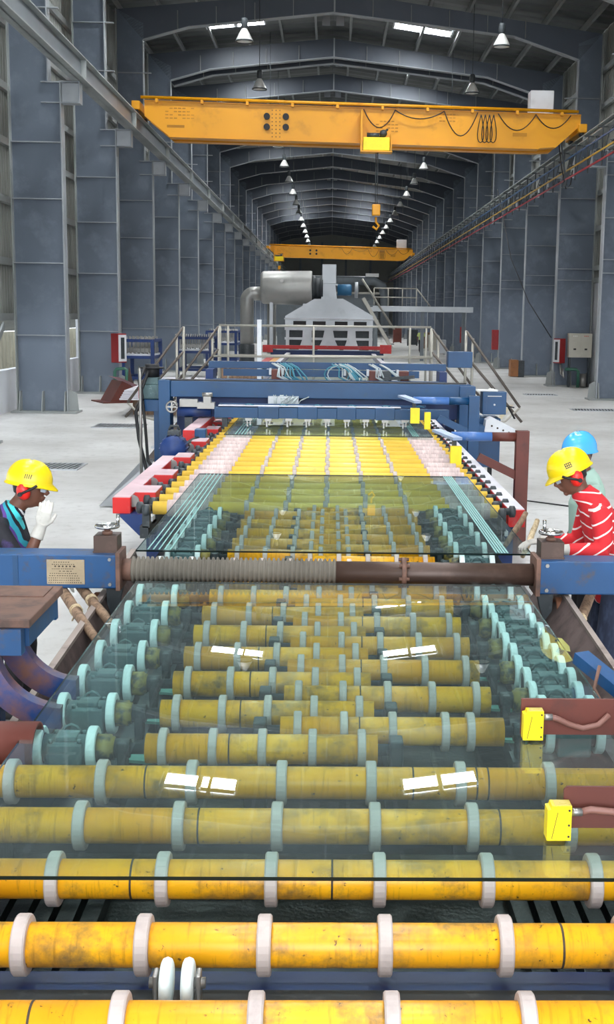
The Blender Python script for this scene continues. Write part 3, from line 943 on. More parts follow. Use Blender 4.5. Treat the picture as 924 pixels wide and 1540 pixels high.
# green rags of broken glass and brackets seen through the sheet
cul = [(-0.72, 4.5), (-0.70, 4.95), (-0.71, 5.35), (-0.74, 4.2), (0.78, 4.75), (0.76, 5.15), (0.77, 5.6), (0.4, 4.22), (0.05, 3.1), (0.42, 3.12)]
for i, (x, y) in enumerate(cul):
    m = MB()
    pts = [(random.uniform(-0.06, 0.06), random.uniform(-0.05, 0.05)) for _ in range(3)]
    pts = [(x - 0.07, y - 0.03), (x + 0.05 + pts[0][0] * 0.3, y - 0.05), (x + 0.08, y + 0.03 + pts[1][1] * 0.3), (x - 0.04, y + 0.06)]
    m.prism(pts, 'z', 0.846 if y > 4.1 else 0.545, 0.858 if y > 4.1 else 0.557)
    o = m.build('glass_shard', plain('shard_green', srgb(110, 160, 150), rough=0.15))
    tag(o, 'jagged green glass shard lying on the conveyor frame, %s of the scattered shards' % ORD[i], 'glass shard', 'broken glass shards')

# ---- glass sheets
def sheet(x0, x1, y0, y1, label, tracks=()):
    z0 = RZc + R_R + 0.006
    m = MB().box(x0, x1, y0, y1, z0, z0 + 0.011)
    m.bm.normal_update()
    for f in m.bm.faces:
        f.material_index = 0 if abs(f.normal.z) > 0.5 else 1
    t = thing('glass_sheet', label, 'glass', (0, 0, 0), 'float glass sheets on the rollers')
    m.build('pane', [M_GLASS, M_GLASSEDGE], t)
    for xa, w in tracks:
        MB().box(xa - w / 2, xa + w / 2, y0 + 0.02, y1 - 0.02, z0 + 0.0105, z0 + 0.0125).build('knurl_track', M_KNURL, t)
    return t
sheet(-1.092, 1.098, 3.085, 6.74, 'nearest clear greenish glass sheet covering the split rollers')
sheet(-1.24, 1.32, 7.66, 11.47, 'middle glass sheet with milky edge tracks behind the bellows bar',
      [(-1.165 + 0.036 * i, 0.009) for i in range(5)] + [(1.09 + 0.018 * i, 0.012) for i in range(5)])
sheet(-1.34, 1.31, 15.3, 24.2, 'farthest dark glass sheet sliding under the blue cutting bridge',
      [(-1.2 + 0.04 * i, 0.011) for i in range(4)] + [(1.06 + 0.022 * i, 0.013) for i in range(4)])

# ---- red side beams of the far section
def red_beam(x0, x1, y0, y1, z0, z1, label):
    t = thing('side_beam', label, 'beam', (0, 0, 0), 'red side beams')
    MB().box(x0, x1, y0, y1, z0, z1 - 0.004, 0.003).build('beam_body', M_RED, t)
    MB().box(x0 + 0.004, x1 - 0.004, y0 + 0.02, y1 - 0.004, z1 - 0.004, z1 + 0.002).build('dusty_top', M_REDTOP if x0 < 0 else M_PALETOP, t)
    return t
red_beam(-1.85, -1.70, 10.25, 13.35, 0.86, 1.0, 'near left red box beam with dusty top beside the rollers')
red_beam(-1.86, -1.68, 15.3, 21.0, 0.9, 1.1, 'far left red box beam running under the blue bridge')
rbm = red_beam(1.50, 1.64, 9.95, 20.5, 0.83, 0.98, 'right white-topped red rail along the far rollers')
MB().box(1.50, 1.62, 9.945, 9.955, 0.835, 0.975).build('end_plate', M_RED, rbm)
blk = MB().box(-0.09, 0.09, 0, 0.42, -0.075, 0.075, 0.006).mesh('spacer_block', M_RED)
for i, (y, lab) in enumerate(((10.35, 'nearest'), (11.5, 'second'), (12.95, 'third'), (14.6, 'fourth, by the motor'), (16.2, 'fifth'), (17.3, 'sixth'), (18.6, 'seventh'))):
    b = thing('bearing_bracket', 'red bearing bracket %s along the left roller ends' % lab, 'bracket', (-1.585, y, 0.955), 'red bearing brackets')
    link('spacer_block', blk, b)
    MB().box(-0.088, 0.088, 0.004, 0.416, 0.074, 0.079).build('dusty_top', M_REDTOP, b)
    MB().cyl((-0.1, 0.03, 0), (-0.1, -0.02, 0), 0.05, n=14).build('collar', M_STEEL, b)
# dark roller chain of knobs along the left roller ends
for side, x in (('left', -1.50), ('right', 1.43)):
    rowk = thing('bearing_row', 'row of dark round bearing housings along the %s roller ends' % side, 'bearing row', (x, 0, 0.93))
    kn = MB().lathe((-0.03, 0, 0), (1, 0, 0), [(0, 0.0), (0, 0.04), (0.012, 0.055), (0.048, 0.055), (0.06, 0.04), (0.06, 0.0)], 14).box(-0.03, 0.03, -0.04, 0.04, -0.13, -0.02).mesh('housing', M_DARK)
    for k in range(24):
        link('housing', kn, rowk, (0.0, 9.84 + 0.4 * k, 0.02))
    MB().box(-0.05, 0.02, 9.8, 20.5, -0.2, -0.1).build('ledge', M_DARK, rowk)
lo = thing('lower_frame', 'navy blue sub-frame under the near left red beam', 'frame', (0, 0, 0))
MB().prism([(-1.8, 0.86), (-1.5, 0.86), (-1.5, 0.68), (-1.62, 0.68)], 'y', 10.2, 20.0).build('sloped_skirt', M_BLUE_DARK, lo)
MB().box(-1.56, -1.48, 10.05, 10.3, 0.8, 0.87).build('guide_block', M_WHITEMET, lo)
MB().box(-1.62, -1.48, 10.6, 20, 0.1, 0.7).build('side_panel', M_BLUE_DARK, lo)
lo2 = thing('lower_frame', 'dark sub-frame under the white-topped right rail', 'frame', (0, 0, 0))
MB().box(1.48, 1.6, 10.3, 20, 0.1, 0.84).build('side_panel', M_BLUE_DARK, lo2)
MB().box(1.38, 1.48, 9.8, 10.0, 0.78, 0.82).box(1.38, 1.48, 9.8, 10.0, 0.7, 0.735).build('guide_block', M_WHITEMET, lo2)
# blue drive motor between the left beams
mt = thing('drive_motor', 'round dark blue electric motor beside the left red beams', 'motor', (-1.80, 14.0, 1.02))
MB().lathe((0, -0.18, 0), (0, 1, 0), [(-0.06, 0.0), (-0.06, 0.05), (-0.02, 0.1), (0.0, 0.145), (0.3, 0.145), (0.34, 0.1), (0.34, 0.0)], 24).build('housing', M_BLUE_DARK, mt)
fin = MB()
for i in range(18):
    a = 2 * PI * i / 18
    fin.bar((0.15 * math.cos(a), -0.16, 0.15 * math.sin(a)), (0.15 * math.cos(a), 0.1, 0.15 * math.sin(a)), 0.008, 0.02, (math.cos(a), 0, math.sin(a)))
fin.build('cooling_fins', M_BLUE_DARK, mt)
MB().box(-0.07, 0.07, -0.08, 0.1, 0.14, 0.2, 0.01).tube([(-0.06, 0, 0.2), (-0.04, 0, 0.25), (0.04, 0, 0.25), (0.06, 0, 0.2)], 0.015, 8).build('terminal_box', M_DARK, mt)
MB().box(-0.12, 0.12, -0.15, 0.12, -0.6, -0.13).build('pedestal', M_BLUE_DARK, mt)
gu = thing('gear_reducer', 'blue gear reducer with ribbed shaft cover next to the motor', 'gearbox', (-1.70, 15.1, 0.98))
MB().box(0.02, 0.16, -0.1, 0.1, -0.12, 0.16, 0.012).build('case', M_BLUE, gu)
MB().tube([(-0.06, -0.75, -0.02), (-0.03, -0.5, 0.0), (0.02, -0.25, 0.02), (0.06, -0.06, 0.03)], 0.045, 12).build('shaft_cover', M_BLACK, gu)

# ================================================================== CROSSBAR IN FRONT (bellows bar)
YB = 6.9
bar_l = thing('crossbar_box', 'left blue crossbar box with brass nameplate', 'beam', (0, YB, 0))
MB().box(-2.35, -1.205, -0.1, 0.1, 0.995, 1.19, 0.008).build('box_beam', M_BLUE_OLD, bar_l)
MB().box(-1.215, -1.19, -0.115, 0.115, 0.985, 1.205, 0.003).build('end_plate', M_RUST, bar_l)
npo = MB().box(-1.607, -1.392, -0.1055, -0.1005, 1.02, 1.163, 0.001).build('nameplate', M_BRASS, bar_l)
ink = MB()
for r, (n_, w_, ind) in enumerate(((7, 0.009, 0.04), (11, 0.008, 0.03), (6, 0.014, 0.045), (12, 0.007, 0.03), (4, 0.014, 0.07), (13, 0.008, 0.018), (12, 0.0095, 0.014), (15, 0.008, 0.011), (15, 0.008, 0.011), (16, 0.008, 0.009))):
    for q in range(n_):
        x = -1.607 + ind + q * w_ * 1.5
        if x + w_ < -1.40:
            ink.box(x, x + w_ * (0.6 + 0.4 * random.random()), -0.1065, -0.1053, 1.152 - r * 0.0132 - 0.005, 1.152 - r * 0.0132 - 0.001 + (0.004 if r == 2 else 0))
ink.build('engraved_lines', M_INK, npo)
bolt = MB()
for z in (1.02, 1.165):
    bolt.cyl((-1.25, -0.108, z), (-1.25, -0.098, z), 0.010, n=6)
for x in (-1.6, -1.4):
    for z in (1.027, 1.156):
        bolt.cyl((x, -0.109, z), (x, -0.104, z), 0.004, n=6)
bolt.build('bolts', M_STEEL, bar_l)
MB().box(-1.80, -1.77, -0.104, -0.099, 1.0, 1.185).build('weld_seam', M_BLUE, bar_l)
MB().box(-2.3, -2.1, -0.08, 0.08, 0.0, 0.994).build('support_leg', M_BLUE_OLD, bar_l)
bar_r = thing('crossbar_box', 'right blue crossbar box in front of the red-shirted worker', 'beam', (0, YB, 0))
MB().box(1.215, 2.35, -0.1, 0.1, 0.985, 1.18, 0.008).build('box_beam', M_BLUE_OLD, bar_r)
MB().box(1.195, 1.222, -0.115, 0.115, 0.975, 1.195, 0.003).build('end_plate', M_RUST, bar_r)
MB().box(2.1, 2.3, -0.08, 0.08, 0.0, 0.984).build('support_leg', M_BLUE_OLD, bar_r)
b2 = MB()
for z in (1.01, 1.155):
    b2.cyl((1.26, -0.11, z), (1.26, -0.098, z), 0.012, n=6)
b2.build('bolts', M_STEEL, bar_r)
zc_l, zc_r = 1.087, 1.08
bel = thing('bellows_bar', 'brown steel crossbar with ribbed grey bellows on its left half', 'crossbar', (0, YB, 0))
prof = []
n_rib = 44
xs0, xs1 = -1.14, 0.05
for i in range(n_rib):
    xa = xs0 + (xs1 - xs0) * i / n_rib
    p = (xs1 - xs0) / n_rib
    prof += [(xa, 0.062), (xa + p * 0.22, 0.078), (xa + p * 0.55, 0.078), (xa + p * 0.78, 0.062)]
prof.append((xs1, 0.062))
MB().lathe((0, 0, zc_l - 0.003), (1, 0, -0.003), prof, 28).build('bellows', M_BELLOWS, bel)
MB().cyl((-1.19, 0, zc_l), (-1.12, 0, zc_l), 0.066, n=24).build('bellows_collar', M_RUST, bel)
MB().cyl((0.03, 0, zc_l - 0.004), (1.195, 0, zc_r), 0.065, n=28).build('tube', M_STEELBROWN, bel)
fl_ = MB().cyl((0.425, 0, 1.084), (0.452, 0, 1.084), 0.09, n=24)
for i in range(6):
    a = 2 * PI * i / 6 + 0.3
    fl_.cyl((0.408, 0.077 * math.cos(a), 1.084 + 0.077 * math.sin(a)), (0.469, 0.077 * math.cos(a), 1.084 + 0.077 * math.sin(a)), 0.011, n=6)
fl_.build('flange', M_RUST, bel)

def handwheel_unit(x, zt, label, hx):
    t = thing('handwheel_stand', label, 'handwheel', (x, YB + 0.04, zt))
    MB().box(-0.068, 0.068, -0.07, 0.08, 0.0, 0.098, 0.003).box(-0.072, 0.072, -0.075, 0.085, 0.0, 0.01).build('brown_block', M_STEELBROWN, t)
    MB().cyl((0, 0, 0.098), (0, 0, 0.115), 0.03, n=14).cyl((0, 0, 0.115), (0, 0, 0.14), 0.019, n=12).build('stem', M_RUST, t)
    w = MB()
    n = 28
    w.tube([(0.062 * math.cos(2 * PI * i / n), 0.062 * math.sin(2 * PI * i / n), 0.145) for i in range(n + 1)], 0.0115, 10)
    for i in range(3):
        a = 2 * PI * i / 3 + 0.4
        w.bar((0, 0, 0.142), (0.06 * math.cos(a), 0.06 * math.sin(a), 0.145), 0.016, 0.008)
    w.cyl((0, 0, 0.13), (0, 0, 0.152), 0.019, n=14)
    w.build('wheel', M_CHROME, t)
    MB().cyl((hx, -0.008, 0.145), (hx * 1.05, -0.008, 0.218), 0.009, 0.012, n=12).build('crank_handle', M_CHROME, t)
    return t
handwheel_unit(-1.285, 1.19, 'chrome handwheel on brown block above the left blue box', 0.062)
handwheel_unit(1.3, 1.18, 'chrome handwheel on brown block above the right blue box', -0.04)

def guide_wheel(x, s, label):
    t = thing('guide_wheel', label, 'wheel', (x, YB, 0.855))
    MB().lathe((-0.03, 0, 0), (1, 0, 0), [(0, 0.0), (0, 0.035), (0.015, 0.04), (0.015, 0.07), (0.0, 0.075), (0.0, 0.09), (0.005, 0.095), (0.055, 0.095), (0.06, 0.09), (0.06, 0.075), (0.045, 0.07), (0.045, 0.0)], 26).build('wheel', worn('rust_wheel', srgb(128, 84, 62), srgb(84, 60, 48), rough=0.6, scale=16), t)
    MB().cyl((-0.05, 0, 0), (0.07 * s, 0, 0), 0.02, n=10).build('axle', M_STEEL, t)
    MB().prism([(s * 0.045, 0.138), (s * 0.14, 0.138), (s * 0.12, 0.03), (s * 0.08, -0.07), (s * 0.05, -0.05)], 'y', -0.025, 0.025).build('hanger', M_DARK, t)
    return t
guide_wheel(-1.33, 1, 'rusty guide wheel hanging under the left end of the crossbar')
guide_wheel(1.36, -1, 'rusty guide wheel hanging under the right end of the crossbar')

# left stand with the two curved legs
st = thing('curved_stand', 'worn blue steel stand with two curved legs at left edge', 'stand', (0, 0, 0))
MB().box(-1.7, -1.165, 4.62, 5.22, 1.335, 1.37, 0.004).build('top_plate', M_RUST, st)
MB().box(-1.7, -1.195, 4.6, 4.66, 1.23, 1.334).box(-1.7, -1.185, 5.16, 5.2, 1.23, 1.334).build('apron', M_BLUE_OLD, st)
MB().box(-1.23, -1.18, 4.67, 5.15, 1.25, 1.334).build('edge_rail', M_BLUE_OLD, st)
MB().box(-1.7, -1.2, 5.0, 5.18, 1.3705, 1.3745).build('packing_shim', M_RUST, st)
def curved_leg(y, xo, zt, xe, ze, w):
    """quarter-arc leg plate in the XZ plane sweeping from upright to the conveyor side"""
    outer, inner = [], []
    n = 18
    cx, cz = xe, zt
    for i in range(n + 1):
        a = PI + (PI / 2) * i / n
        ro_x, ro_z = (xe - xo), (zt - ze)
        outer.append((cx + ro_x * math.cos(a), cz + ro_z * math.sin(a)))
        inner.append((cx + (ro_x - w) * math.cos(a), cz + (ro_z - w * 0.9) * math.sin(a)))
    bm_ = MB()
    prev = None
    for o_, i_ in zip(outer, inner):
        q = [bm_.bm.verts.new((o_[0], y - 0.035, o_[1])), bm_.bm.verts.new((i_[0], y - 0.035, i_[1])), bm_.bm.verts.new((i_[0], y + 0.035, i_[1])), bm_.bm.verts.new((o_[0], y + 0.035, o_[1]))]
        if prev:
            for a in range(4):
                b = (a + 1) % 4
                bm_.bm.faces.new((prev[a], prev[b], q[b], q[a]))
        else:
            bm_.bm.faces.new(q)
        prev = q
    bm_.bm.faces.new(prev[::-1])
    return bm_
curved_leg(4.98, -1.40, 1.28, -1.06, 0.93, 0.105).build('curved_leg', M_BLUE_RUST, st)
curved_leg(4.64, -1.40, 1.28, -1.05, 0.93, 0.095).build('curved_leg', M_BLUE_RUST, st)
MB().box(-1.62, -1.36, 4.6, 4.68, 0.0, 1.23).box(-1.62, -1.38, 4.94, 5.02, 0.0, 1.23).build('stand_leg', M_BLUE_OLD, st)
# brown pipe at the left edge
pp = thing('brown_pipe', 'short open brown pipe at left edge by the first drive wheel', 'pipe', (0, 4.22, 0.985))
MB().lathe((-1.7, 0, 0), (1, 0, 0), [(0, 0.105), (0.655, 0.105), (0.655, 0.092), (0.02, 0.092)], 30).build('pipe_wall', M_BROWN, pp)
# side boards (troughs)
M_LIP = worn('board_lip', srgb(150, 136, 128), srgb(112, 98, 92), rough=0.6, scale=6.0)
bl = thing('side_board', 'long grimy steel side board along the left conveyor edge', 'board', (0, 0, 0))
m = MB()
m.bm.faces.new([m.bm.verts.new(p) for p in ((-1.34, 4.5, 0.78), (-1.28, 7.9, 1.0), (-1.18, 7.9, 0.72), (-1.20, 4.5, 0.56))])
bmesh.ops.solidify(m.bm, geom=m.bm.faces[:], thickness=0.02)
m.build('board', M_BOARD, bl)
MB().bar((-1.35, 4.5, 0.785), (-1.29, 7.9, 1.005), 0.035, 0.02).build('lip', M_LIP, bl)
br = thing('side_board', 'long grimy steel side board along the right conveyor edge', 'board', (0, 0, 0))
m = MB()
m.bm.faces.new([m.bm.verts.new(p) for p in ((1.36, 4.4, 0.86), (1.38, 7.4, 0.98), (1.18, 7.4, 0.70), (1.18, 4.4, 0.58))])
bmesh.ops.solidify(m.bm, geom=m.bm.faces[:], thickness=0.02)
m.build('board', M_BOARD, br)
MB().bar((1.37, 4.4, 0.865), (1.39, 7.4, 0.985), 0.03, 0.02).build('lip', M_LIP, br)
# wooden props
def stick(p, q, r, label, mat, rope=None):
    t = thing('wooden_prop', label, 'stick', (0, 0, 0), 'wooden props by the conveyor')
    p, q = Vector(p), Vector(q)
    pts = [p.lerp(q, i / 6) + Vector((random.uniform(-1, 1), random.uniform(-1, 1), 0)) * r * 0.15 for i in range(7)]
    MB().tube(pts, [r * k for k in (0.9, 1.0, 1.05, 1.1, 1.0, 0.95, 0.8)], 10).build('pole', mat, t)
    if rope:
        c = p.lerp(q, rope)
        d = (q - p).normalized()
        rr = MB()
        s = d.cross(Vector((0, 1, 0))).normalized()
        u = s.cross(d)
        rr.tube([c + d * (i * 0.0012 - 0.02) + (s * math.cos(i * 0.6) + u * math.sin(i * 0.6)) * r * 1.15 for i in range(40)], 0.004, 6)
        rr.tube([c + u * r, c + u * r + Vector((-0.02, -0.02, 0.04)), c + u * r + Vector((-0.03, -0.03, -0.02)), c + u * r + Vector((-0.045, -0.02, -0.05))], 0.005, 6)
        rr.build('rope', M_WOODPALE, t)
    return t
stick((-1.72, 7.25, 1.03), (-1.20, 6.15, 0.86), 0.028, 'brown wooden prop leaning on the left side board, nearer the curved stand', M_WOOD, 0.62)
stick((-1.61, 7.27, 1.03), (-1.17, 6.4, 0.88), 0.028, 'brown wooden prop leaning on the left side board, nearer the guide wheel', M_WOOD, 0.6)
stick((1.66, 7.25, 1.0), (1.27, 6.35, 0.68), 0.03, 'frayed wooden prop tied with rope below the right crossbar box', M_WOOD, 0.5)
stick((1.46, 7.5, 1.15), (1.45, 7.4, 0.7), 0.02, 'pale white plastic prop behind the right guide wheel', M_PAPER)
stick((1.55, 9.35, 1.05), (1.36, 9.15, 0.82), 0.022, 'dark wooden prop at the end of the right white-topped rail', M_WOOD)
stick((1.63, 9.3, 1.0), (1.47, 8.95, 0.78), 0.022, 'pale split wooden prop beside the right rail end', M_WOODPALE)

# right: blue member, brown sensor plates and yellow sensors
bm2 = thing('blue_strut', 'worn blue steel strut crossing the right edge over the drive wheels', 'strut', (0, 0, 0))
MB().bar((1.085, 5.0, 1.13), (1.41, 4.37, 0.94), 0.075, 0.05).build('strut', M_BLUE_OLD, bm2)
MB().tube([(1.13, 4.83, 1.14), (1.10, 4.78, 1.06), (1.13, 4.74, 1.0), (1.2, 4.72, 1.02)], 0.008, 8).build('tie_wire', M_RUST, bm2)
def sensor(x, y, z, w, h, d, label, x1, cable):
    t = thing('yellow_sensor', label, 'sensor', (x, y, z))
    MB().prism([(0, 0), (w, 0), (w, h), (w * 0.18, h), (w * 0.14, h * 0.9), (0, h * 0.88)], 'y', -d / 2, d / 2).build('housing', M_SENSOR, t)
    MB().box(w * 0.3, w * 0.98, -d / 2 + 0.004, d / 2 - 0.004, h, h + 0.0015).cyl((w * 0.68, 0, h), (w * 0.68, 0, h + 0.003), 0.011, n=14).build('top_cap', plain('sensor_cap', srgb(200, 180, 90), rough=0.5), t)
    sc_ = MB()
    for zz in (0.12, 0.45, 0.88):
        sc_.cyl((w * 0.9, -d / 2 - 0.002, h * zz), (w * 0.9, -d / 2, h * zz), 0.0035, n=8)
    sc_.bar((w * 0.2, -d / 2 - 0.0008, h * 0.05), (w * 0.42, -d / 2 - 0.0008, h * 0.82), 0.0012, 0.0016, (1, 0, 0))
    sc_.build('screws_and_seam', M_INK, t)
    MB().cyl((w, 0, h * 0.74), (w + 0.035, 0, h * 0.74), 0.012, n=12).build('cable_gland', M_STEEL, t)
    MB().tube([(w + 0.03, 0, h * 0.74)] + cable, 0.011, 10).build('cable', worn('cable_brown', srgb(134, 92, 82), rough=0.5), t)
    p = thing('sensor_plate', 'red-brown steel plate behind the ' + label.split(',')[0], 'plate', (0, 0, 0))
    return t, p
t1, p1 = sensor(0.706, 4.17, 1.062, 0.072, 0.108, 0.045, 'upper yellow box sensor, over the drive wheels on the right', 1.2,
                [(0.13, 0.0, 0.072), (0.17, 0.01, 0.05), (0.22, 0.01, 0.035), (0.28, 0.02, 0.045), (0.32, 0.03, 0.08)])
MB().box(0.706, 1.45, 4.21, 4.222, 1.062, 1.196).build('plate', M_BROWN, p1)
MB().box(1.395, 1.445, 4.222, 4.262, 1.03, 1.19).build('bracket', M_BROWN, p1)
t2, p2 = sensor(0.643, 3.33, 1.062, 0.070, 0.105, 0.05, 'lower yellow box sensor, over the foreground rollers on the right', 1.2,
                [(0.13, 0.0, 0.085), (0.2, 0.0, 0.078), (0.28, 0.0, 0.066), (0.4, 0.0, 0.05)])
MB().prism([(0.70, 1.075), (1.45, 1.075), (1.45, 1.20), (0.71, 1.203), (0.70, 1.193)], 'y', 3.365, 3.375).build('plate', M_BROWN, p2)
MB().box(1.395, 1.445, 3.375, 3.415, 1.03, 1.19).build('bracket', M_BROWN, p2)
film = thing('film_scrap', 'crumpled yellowish film scrap on the right drive wheels', 'scrap', (0, 0, 0))
m = MB()
pts = [(1.085, 5.42, 1.043), (1.12, 5.38, 1.045), (1.135, 5.48, 1.043), (1.125, 5.62, 1.044), (1.10, 5.64, 1.042), (1.09, 5.5, 1.045)]
m.bm.faces.new([m.bm.verts.new(p) for p in pts])
bmesh.ops.solidify(m.bm, geom=m.bm.faces[:], thickness=0.002)
m.build('film', M_TAPE, film)

# ================================================================== BLUE CUTTING BRIDGE
cb = thing('cutting_bridge', 'big blue steel portal bridge spanning the conveyor', 'machine', (0, 17.0, 0))
MB().box(-2.22, 1.96, -0.1, 0.14, 1.41, 1.63, 0.006).build('top_beam', M_BLUE, cb)
MB().box(-2.3, 1.9, -0.06, 0.12, 1.632, 1.645).build('black_strip', M_BLACK, cb)
MB().box(-2.1, 1.85, 0.14, 0.4, 1.12, 1.40).build('rear_beam', M_BLUE_DARK, cb)
MB().box(-2.38, -2.22, -0.16, 0.2, 0.3, 1.64, 0.006).build('left_post', M_BLUE, cb)
MB().box(-2.2, -1.9, 0.42, 0.8, 0.0, 1.38).build('left_inner_post', M_BLUE_DARK, cb)
MB().box(-2.47, -2.385, 0.0, 0.5, 0.0, 1.33, 0.006).box(-2.66, -2.385, -0.05, 0.5, 1.2, 1.355).build('left_pedestal', M_BLUE, cb)
MB().box(-1.66, -1.54, 0.42, 0.5, 1.06, 1.4).build('guide_column', M_STEEL, cb)
MB().box(1.80, 2.02, -0.16, 0.2, 0.25, 1.61, 0.006).build('right_post', M_BLUE, cb)
MB().box(1.66, 1.8, 0.42, 0.8, 0.0, 1.3).build('right_inner_post', M_BLUE_DARK, cb)
MB().box(1.9, 2.42, 0.1, 0.7, 0.45, 1.15, 0.01).build('right_cabinet', M_BLUE, cb)
MB().prism([(2.02, 0.95), (2.02, 1.1), (2.55, 0.98), (2.6, 0.9)], 'y', -0.3, 0.05).build('right_arm', M_BLUE, cb)
wb = MB()
for x in (2.0, 2.3):
    wb.box(x - 0.03, x + 0.03, 0.2, 0.26, 0.08, 0.45).cyl((x - 0.02, 0.23, 0.07), (x + 0.02, 0.23, 0.07), 0.07, n=14)
wb.build('castor', M_BLACK, cb)
# valve nest on the rear beam
vn = MB().box(-0.86, -0.44, -0.22, -0.1, 1.34, 1.44)
vn.build('valve_box', M_GREYMET, cb)
cabs = MB()
for i in range(9):
    a = random.uniform(-0.85, -0.5)
    b = a + random.uniform(0.05, 0.3)
    cabs.tube([(a, -0.2, 1.46), (a + 0.03, -0.26, 1.36 - random.uniform(0, 0.1)), ((a + b) / 2, -0.28, 1.3 + random.uniform(-0.04, 0.1)), (b, -0.22, 1.44)], 0.008, 6)
cabs.build('cable_nest', M_CABLE, cb)
MB().box(1.22, 1.5, -0.18, -0.1, 1.36, 1.38).cyl((1.3, -0.2, 1.4), (1.3, -0.12, 1.4), 0.03, n=10).bar((1.2, -0.15, 1.42), (1.5, -0.15, 1.39), 0.02, 0.02).build('sensor_fittings', M_STEEL, cb)
# stepped cutter beam with nine hanging cutting heads
ct = thing('cutter_beam', 'stepped blue cutter beam with nine steel heads over the glass', 'machine', (0, 16.3, 0))
hx = [-1.09, -0.83, -0.555, -0.30, -0.04, 0.225, 0.48, 0.74, 1.0]
for i in range(9):
    a, b = (-1.55 if i == 0 else hx[i] - 0.135), (1.32 if i == 8 else hx[i + 1] - 0.135)
    d = 0.012 * (i % 2)
    MB().box(a, b, -0.08 - d, 0.1, 1.185 - d * 0.5, 1.325 + d, 0.004).build('beam_segment', M_BLUE, ct)
MB().box(-1.5, 1.3, 0.1, 0.14, 1.335, 1.365).build('air_rail', M_BLUE, ct)
MB().box(-1.5, 0.95, -0.04, 0.08, 1.338, 1.35).build('pale_rail', M_PALETOP, ct)
hd = MB().box(-0.045, 0.045, -0.09, -0.02, 1.15, 1.185).box(-0.028, -0.012, -0.08, -0.03, 1.07, 1.15).box(0.012, 0.028, -0.08, -0.03, 1.09, 1.15).cyl((-0.06, -0.06, 1.12), (0.06, -0.06, 1.12), 0.012, n=8).cyl((-0.02, -0.055, 1.075), (0.0, -0.055, 1.075), 0.02, n=12).mesh('cutting_head', M_STEEL)
for x in hx:
    link('cutting_head', hd, ct, (x, 0, 0))
hw = MB()
n = 22
hw.tube([(-2.10 + 0.07 * math.cos(2 * PI * i / n), -0.2, 1.33 + 0.07 * math.sin(2 * PI * i / n)) for i in range(n + 1)], 0.014, 8)
hw.bar((-2.17, -0.2, 1.33), (-2.03, -0.2, 1.33), 0.02, 0.02).bar((-2.1, -0.2, 1.26), (-2.1, -0.2, 1.4), 0.02, 0.02, (1, 0, 0)).cyl((-2.1, -0.22, 1.33), (-2.1, 0.3, 1.33), 0.022, n=10)
hw.build('handwheel', M_STEEL, ct)
MB().box(-1.78, -1.55, -0.06, 0.12, 1.3, 1.38).box(-1.7, -1.6, -0.04, 0.1, 1.38, 1.46).cyl((-1.72, 0.02, 1.48), (-1.58, 0.02, 1.48), 0.03, n=12).box(-2.02, -1.78, -0.02, 0.1, 1.32, 1.42).build('screw_drive', M_STEEL, ct)
MB().cyl((-2.05, 0.05, 1.25), (-1.6, 0.05, 1.25), 0.07, n=14).build('drive_cylinder', M_BLUE_DARK, ct)
MB().box(-1.95, -1.85, -0.05, 0.05, 1.0, 1.18).box(-1.45, -1.38, -0.05, 0.05, 1.06, 1.18).cyl((-1.8, -0.02, 0.98), (-1.8, -0.02, 1.04), 0.03, n=10).build('switch_box', M_DARK, ct)
MB().box(1.3, 1.6, -0.05, 0.1, 1.2, 1.32).build('bracket', M_BLUE, ct)
mb = MB()
for i in range(6):
    x = -1.15 + i * 0.46
    mb.tube([(x, 0.05, 1.345), (x + 0.05, 0.0, 1.37), (x + 0.12, 0.02, 1.35)], 0.006, 6)
mb.build('air_hose', M_HOSEBLUE, ct)
# motor gearbox on the left pedestal
gm = thing('bridge_motor', 'dark vertical motor on a grey-green gearbox at the bridge left end', 'motor', (-2.52, 17.25, 1.36))
MB().box(-0.12, 0.12, -0.15, 0.15, 0.0, 0.2, 0.012).box(-0.1, 0.1, -0.12, 0.12, 0.2, 0.3, 0.01).build('gearbox', M_GEAR, gm)
MB().cyl((0, -0.16, 0.1), (0, -0.13, 0.1), 0.07, n=16).build('cover', M_GEAR, gm)
MB().cyl((0, 0, 0.3), (0, 0, 0.48), 0.1, n=18).cyl((0, 0, 0.42), (0, 0, 0.44), 0.17, n=18).build('motor', M_BLACK, gm)
MB().box(-0.18, -0.122, -0.12, 0.05, 0.0, 0.16, 0.006).build('red_switch', M_RED, gm)
hoses = thing('hydraulic_hoses', 'black hoses looping down the left end of the blue bridge', 'hose', (0, 0, 0))
MB().tube([(-2.6, 17.1, 1.8), (-2.66, 16.95, 1.62), (-2.6, 16.85, 1.4), (-2.68, 16.75, 1.2), (-2.62, 16.6, 0.85), (-2.5, 16.5, 0.4), (-2.45, 16.4, 0.1)], 0.025, 8).tube([(-2.55, 17.1, 1.75), (-2.62, 16.9, 1.5), (-2.56, 16.8, 1.0), (-2.5, 16.6, 0.55), (-2.3, 16.5, 0.3), (-2.2, 16.4, 0.1)], 0.022, 8).build('hose', M_BLACK, hoses)
MB().tube([(-2.56, 16.4, 0.03), (-2.56, 16.4, 1.6), (-2.6, 16.6, 1.8)], 0.02, 8).build('conduit', M_STEEL, hoses)
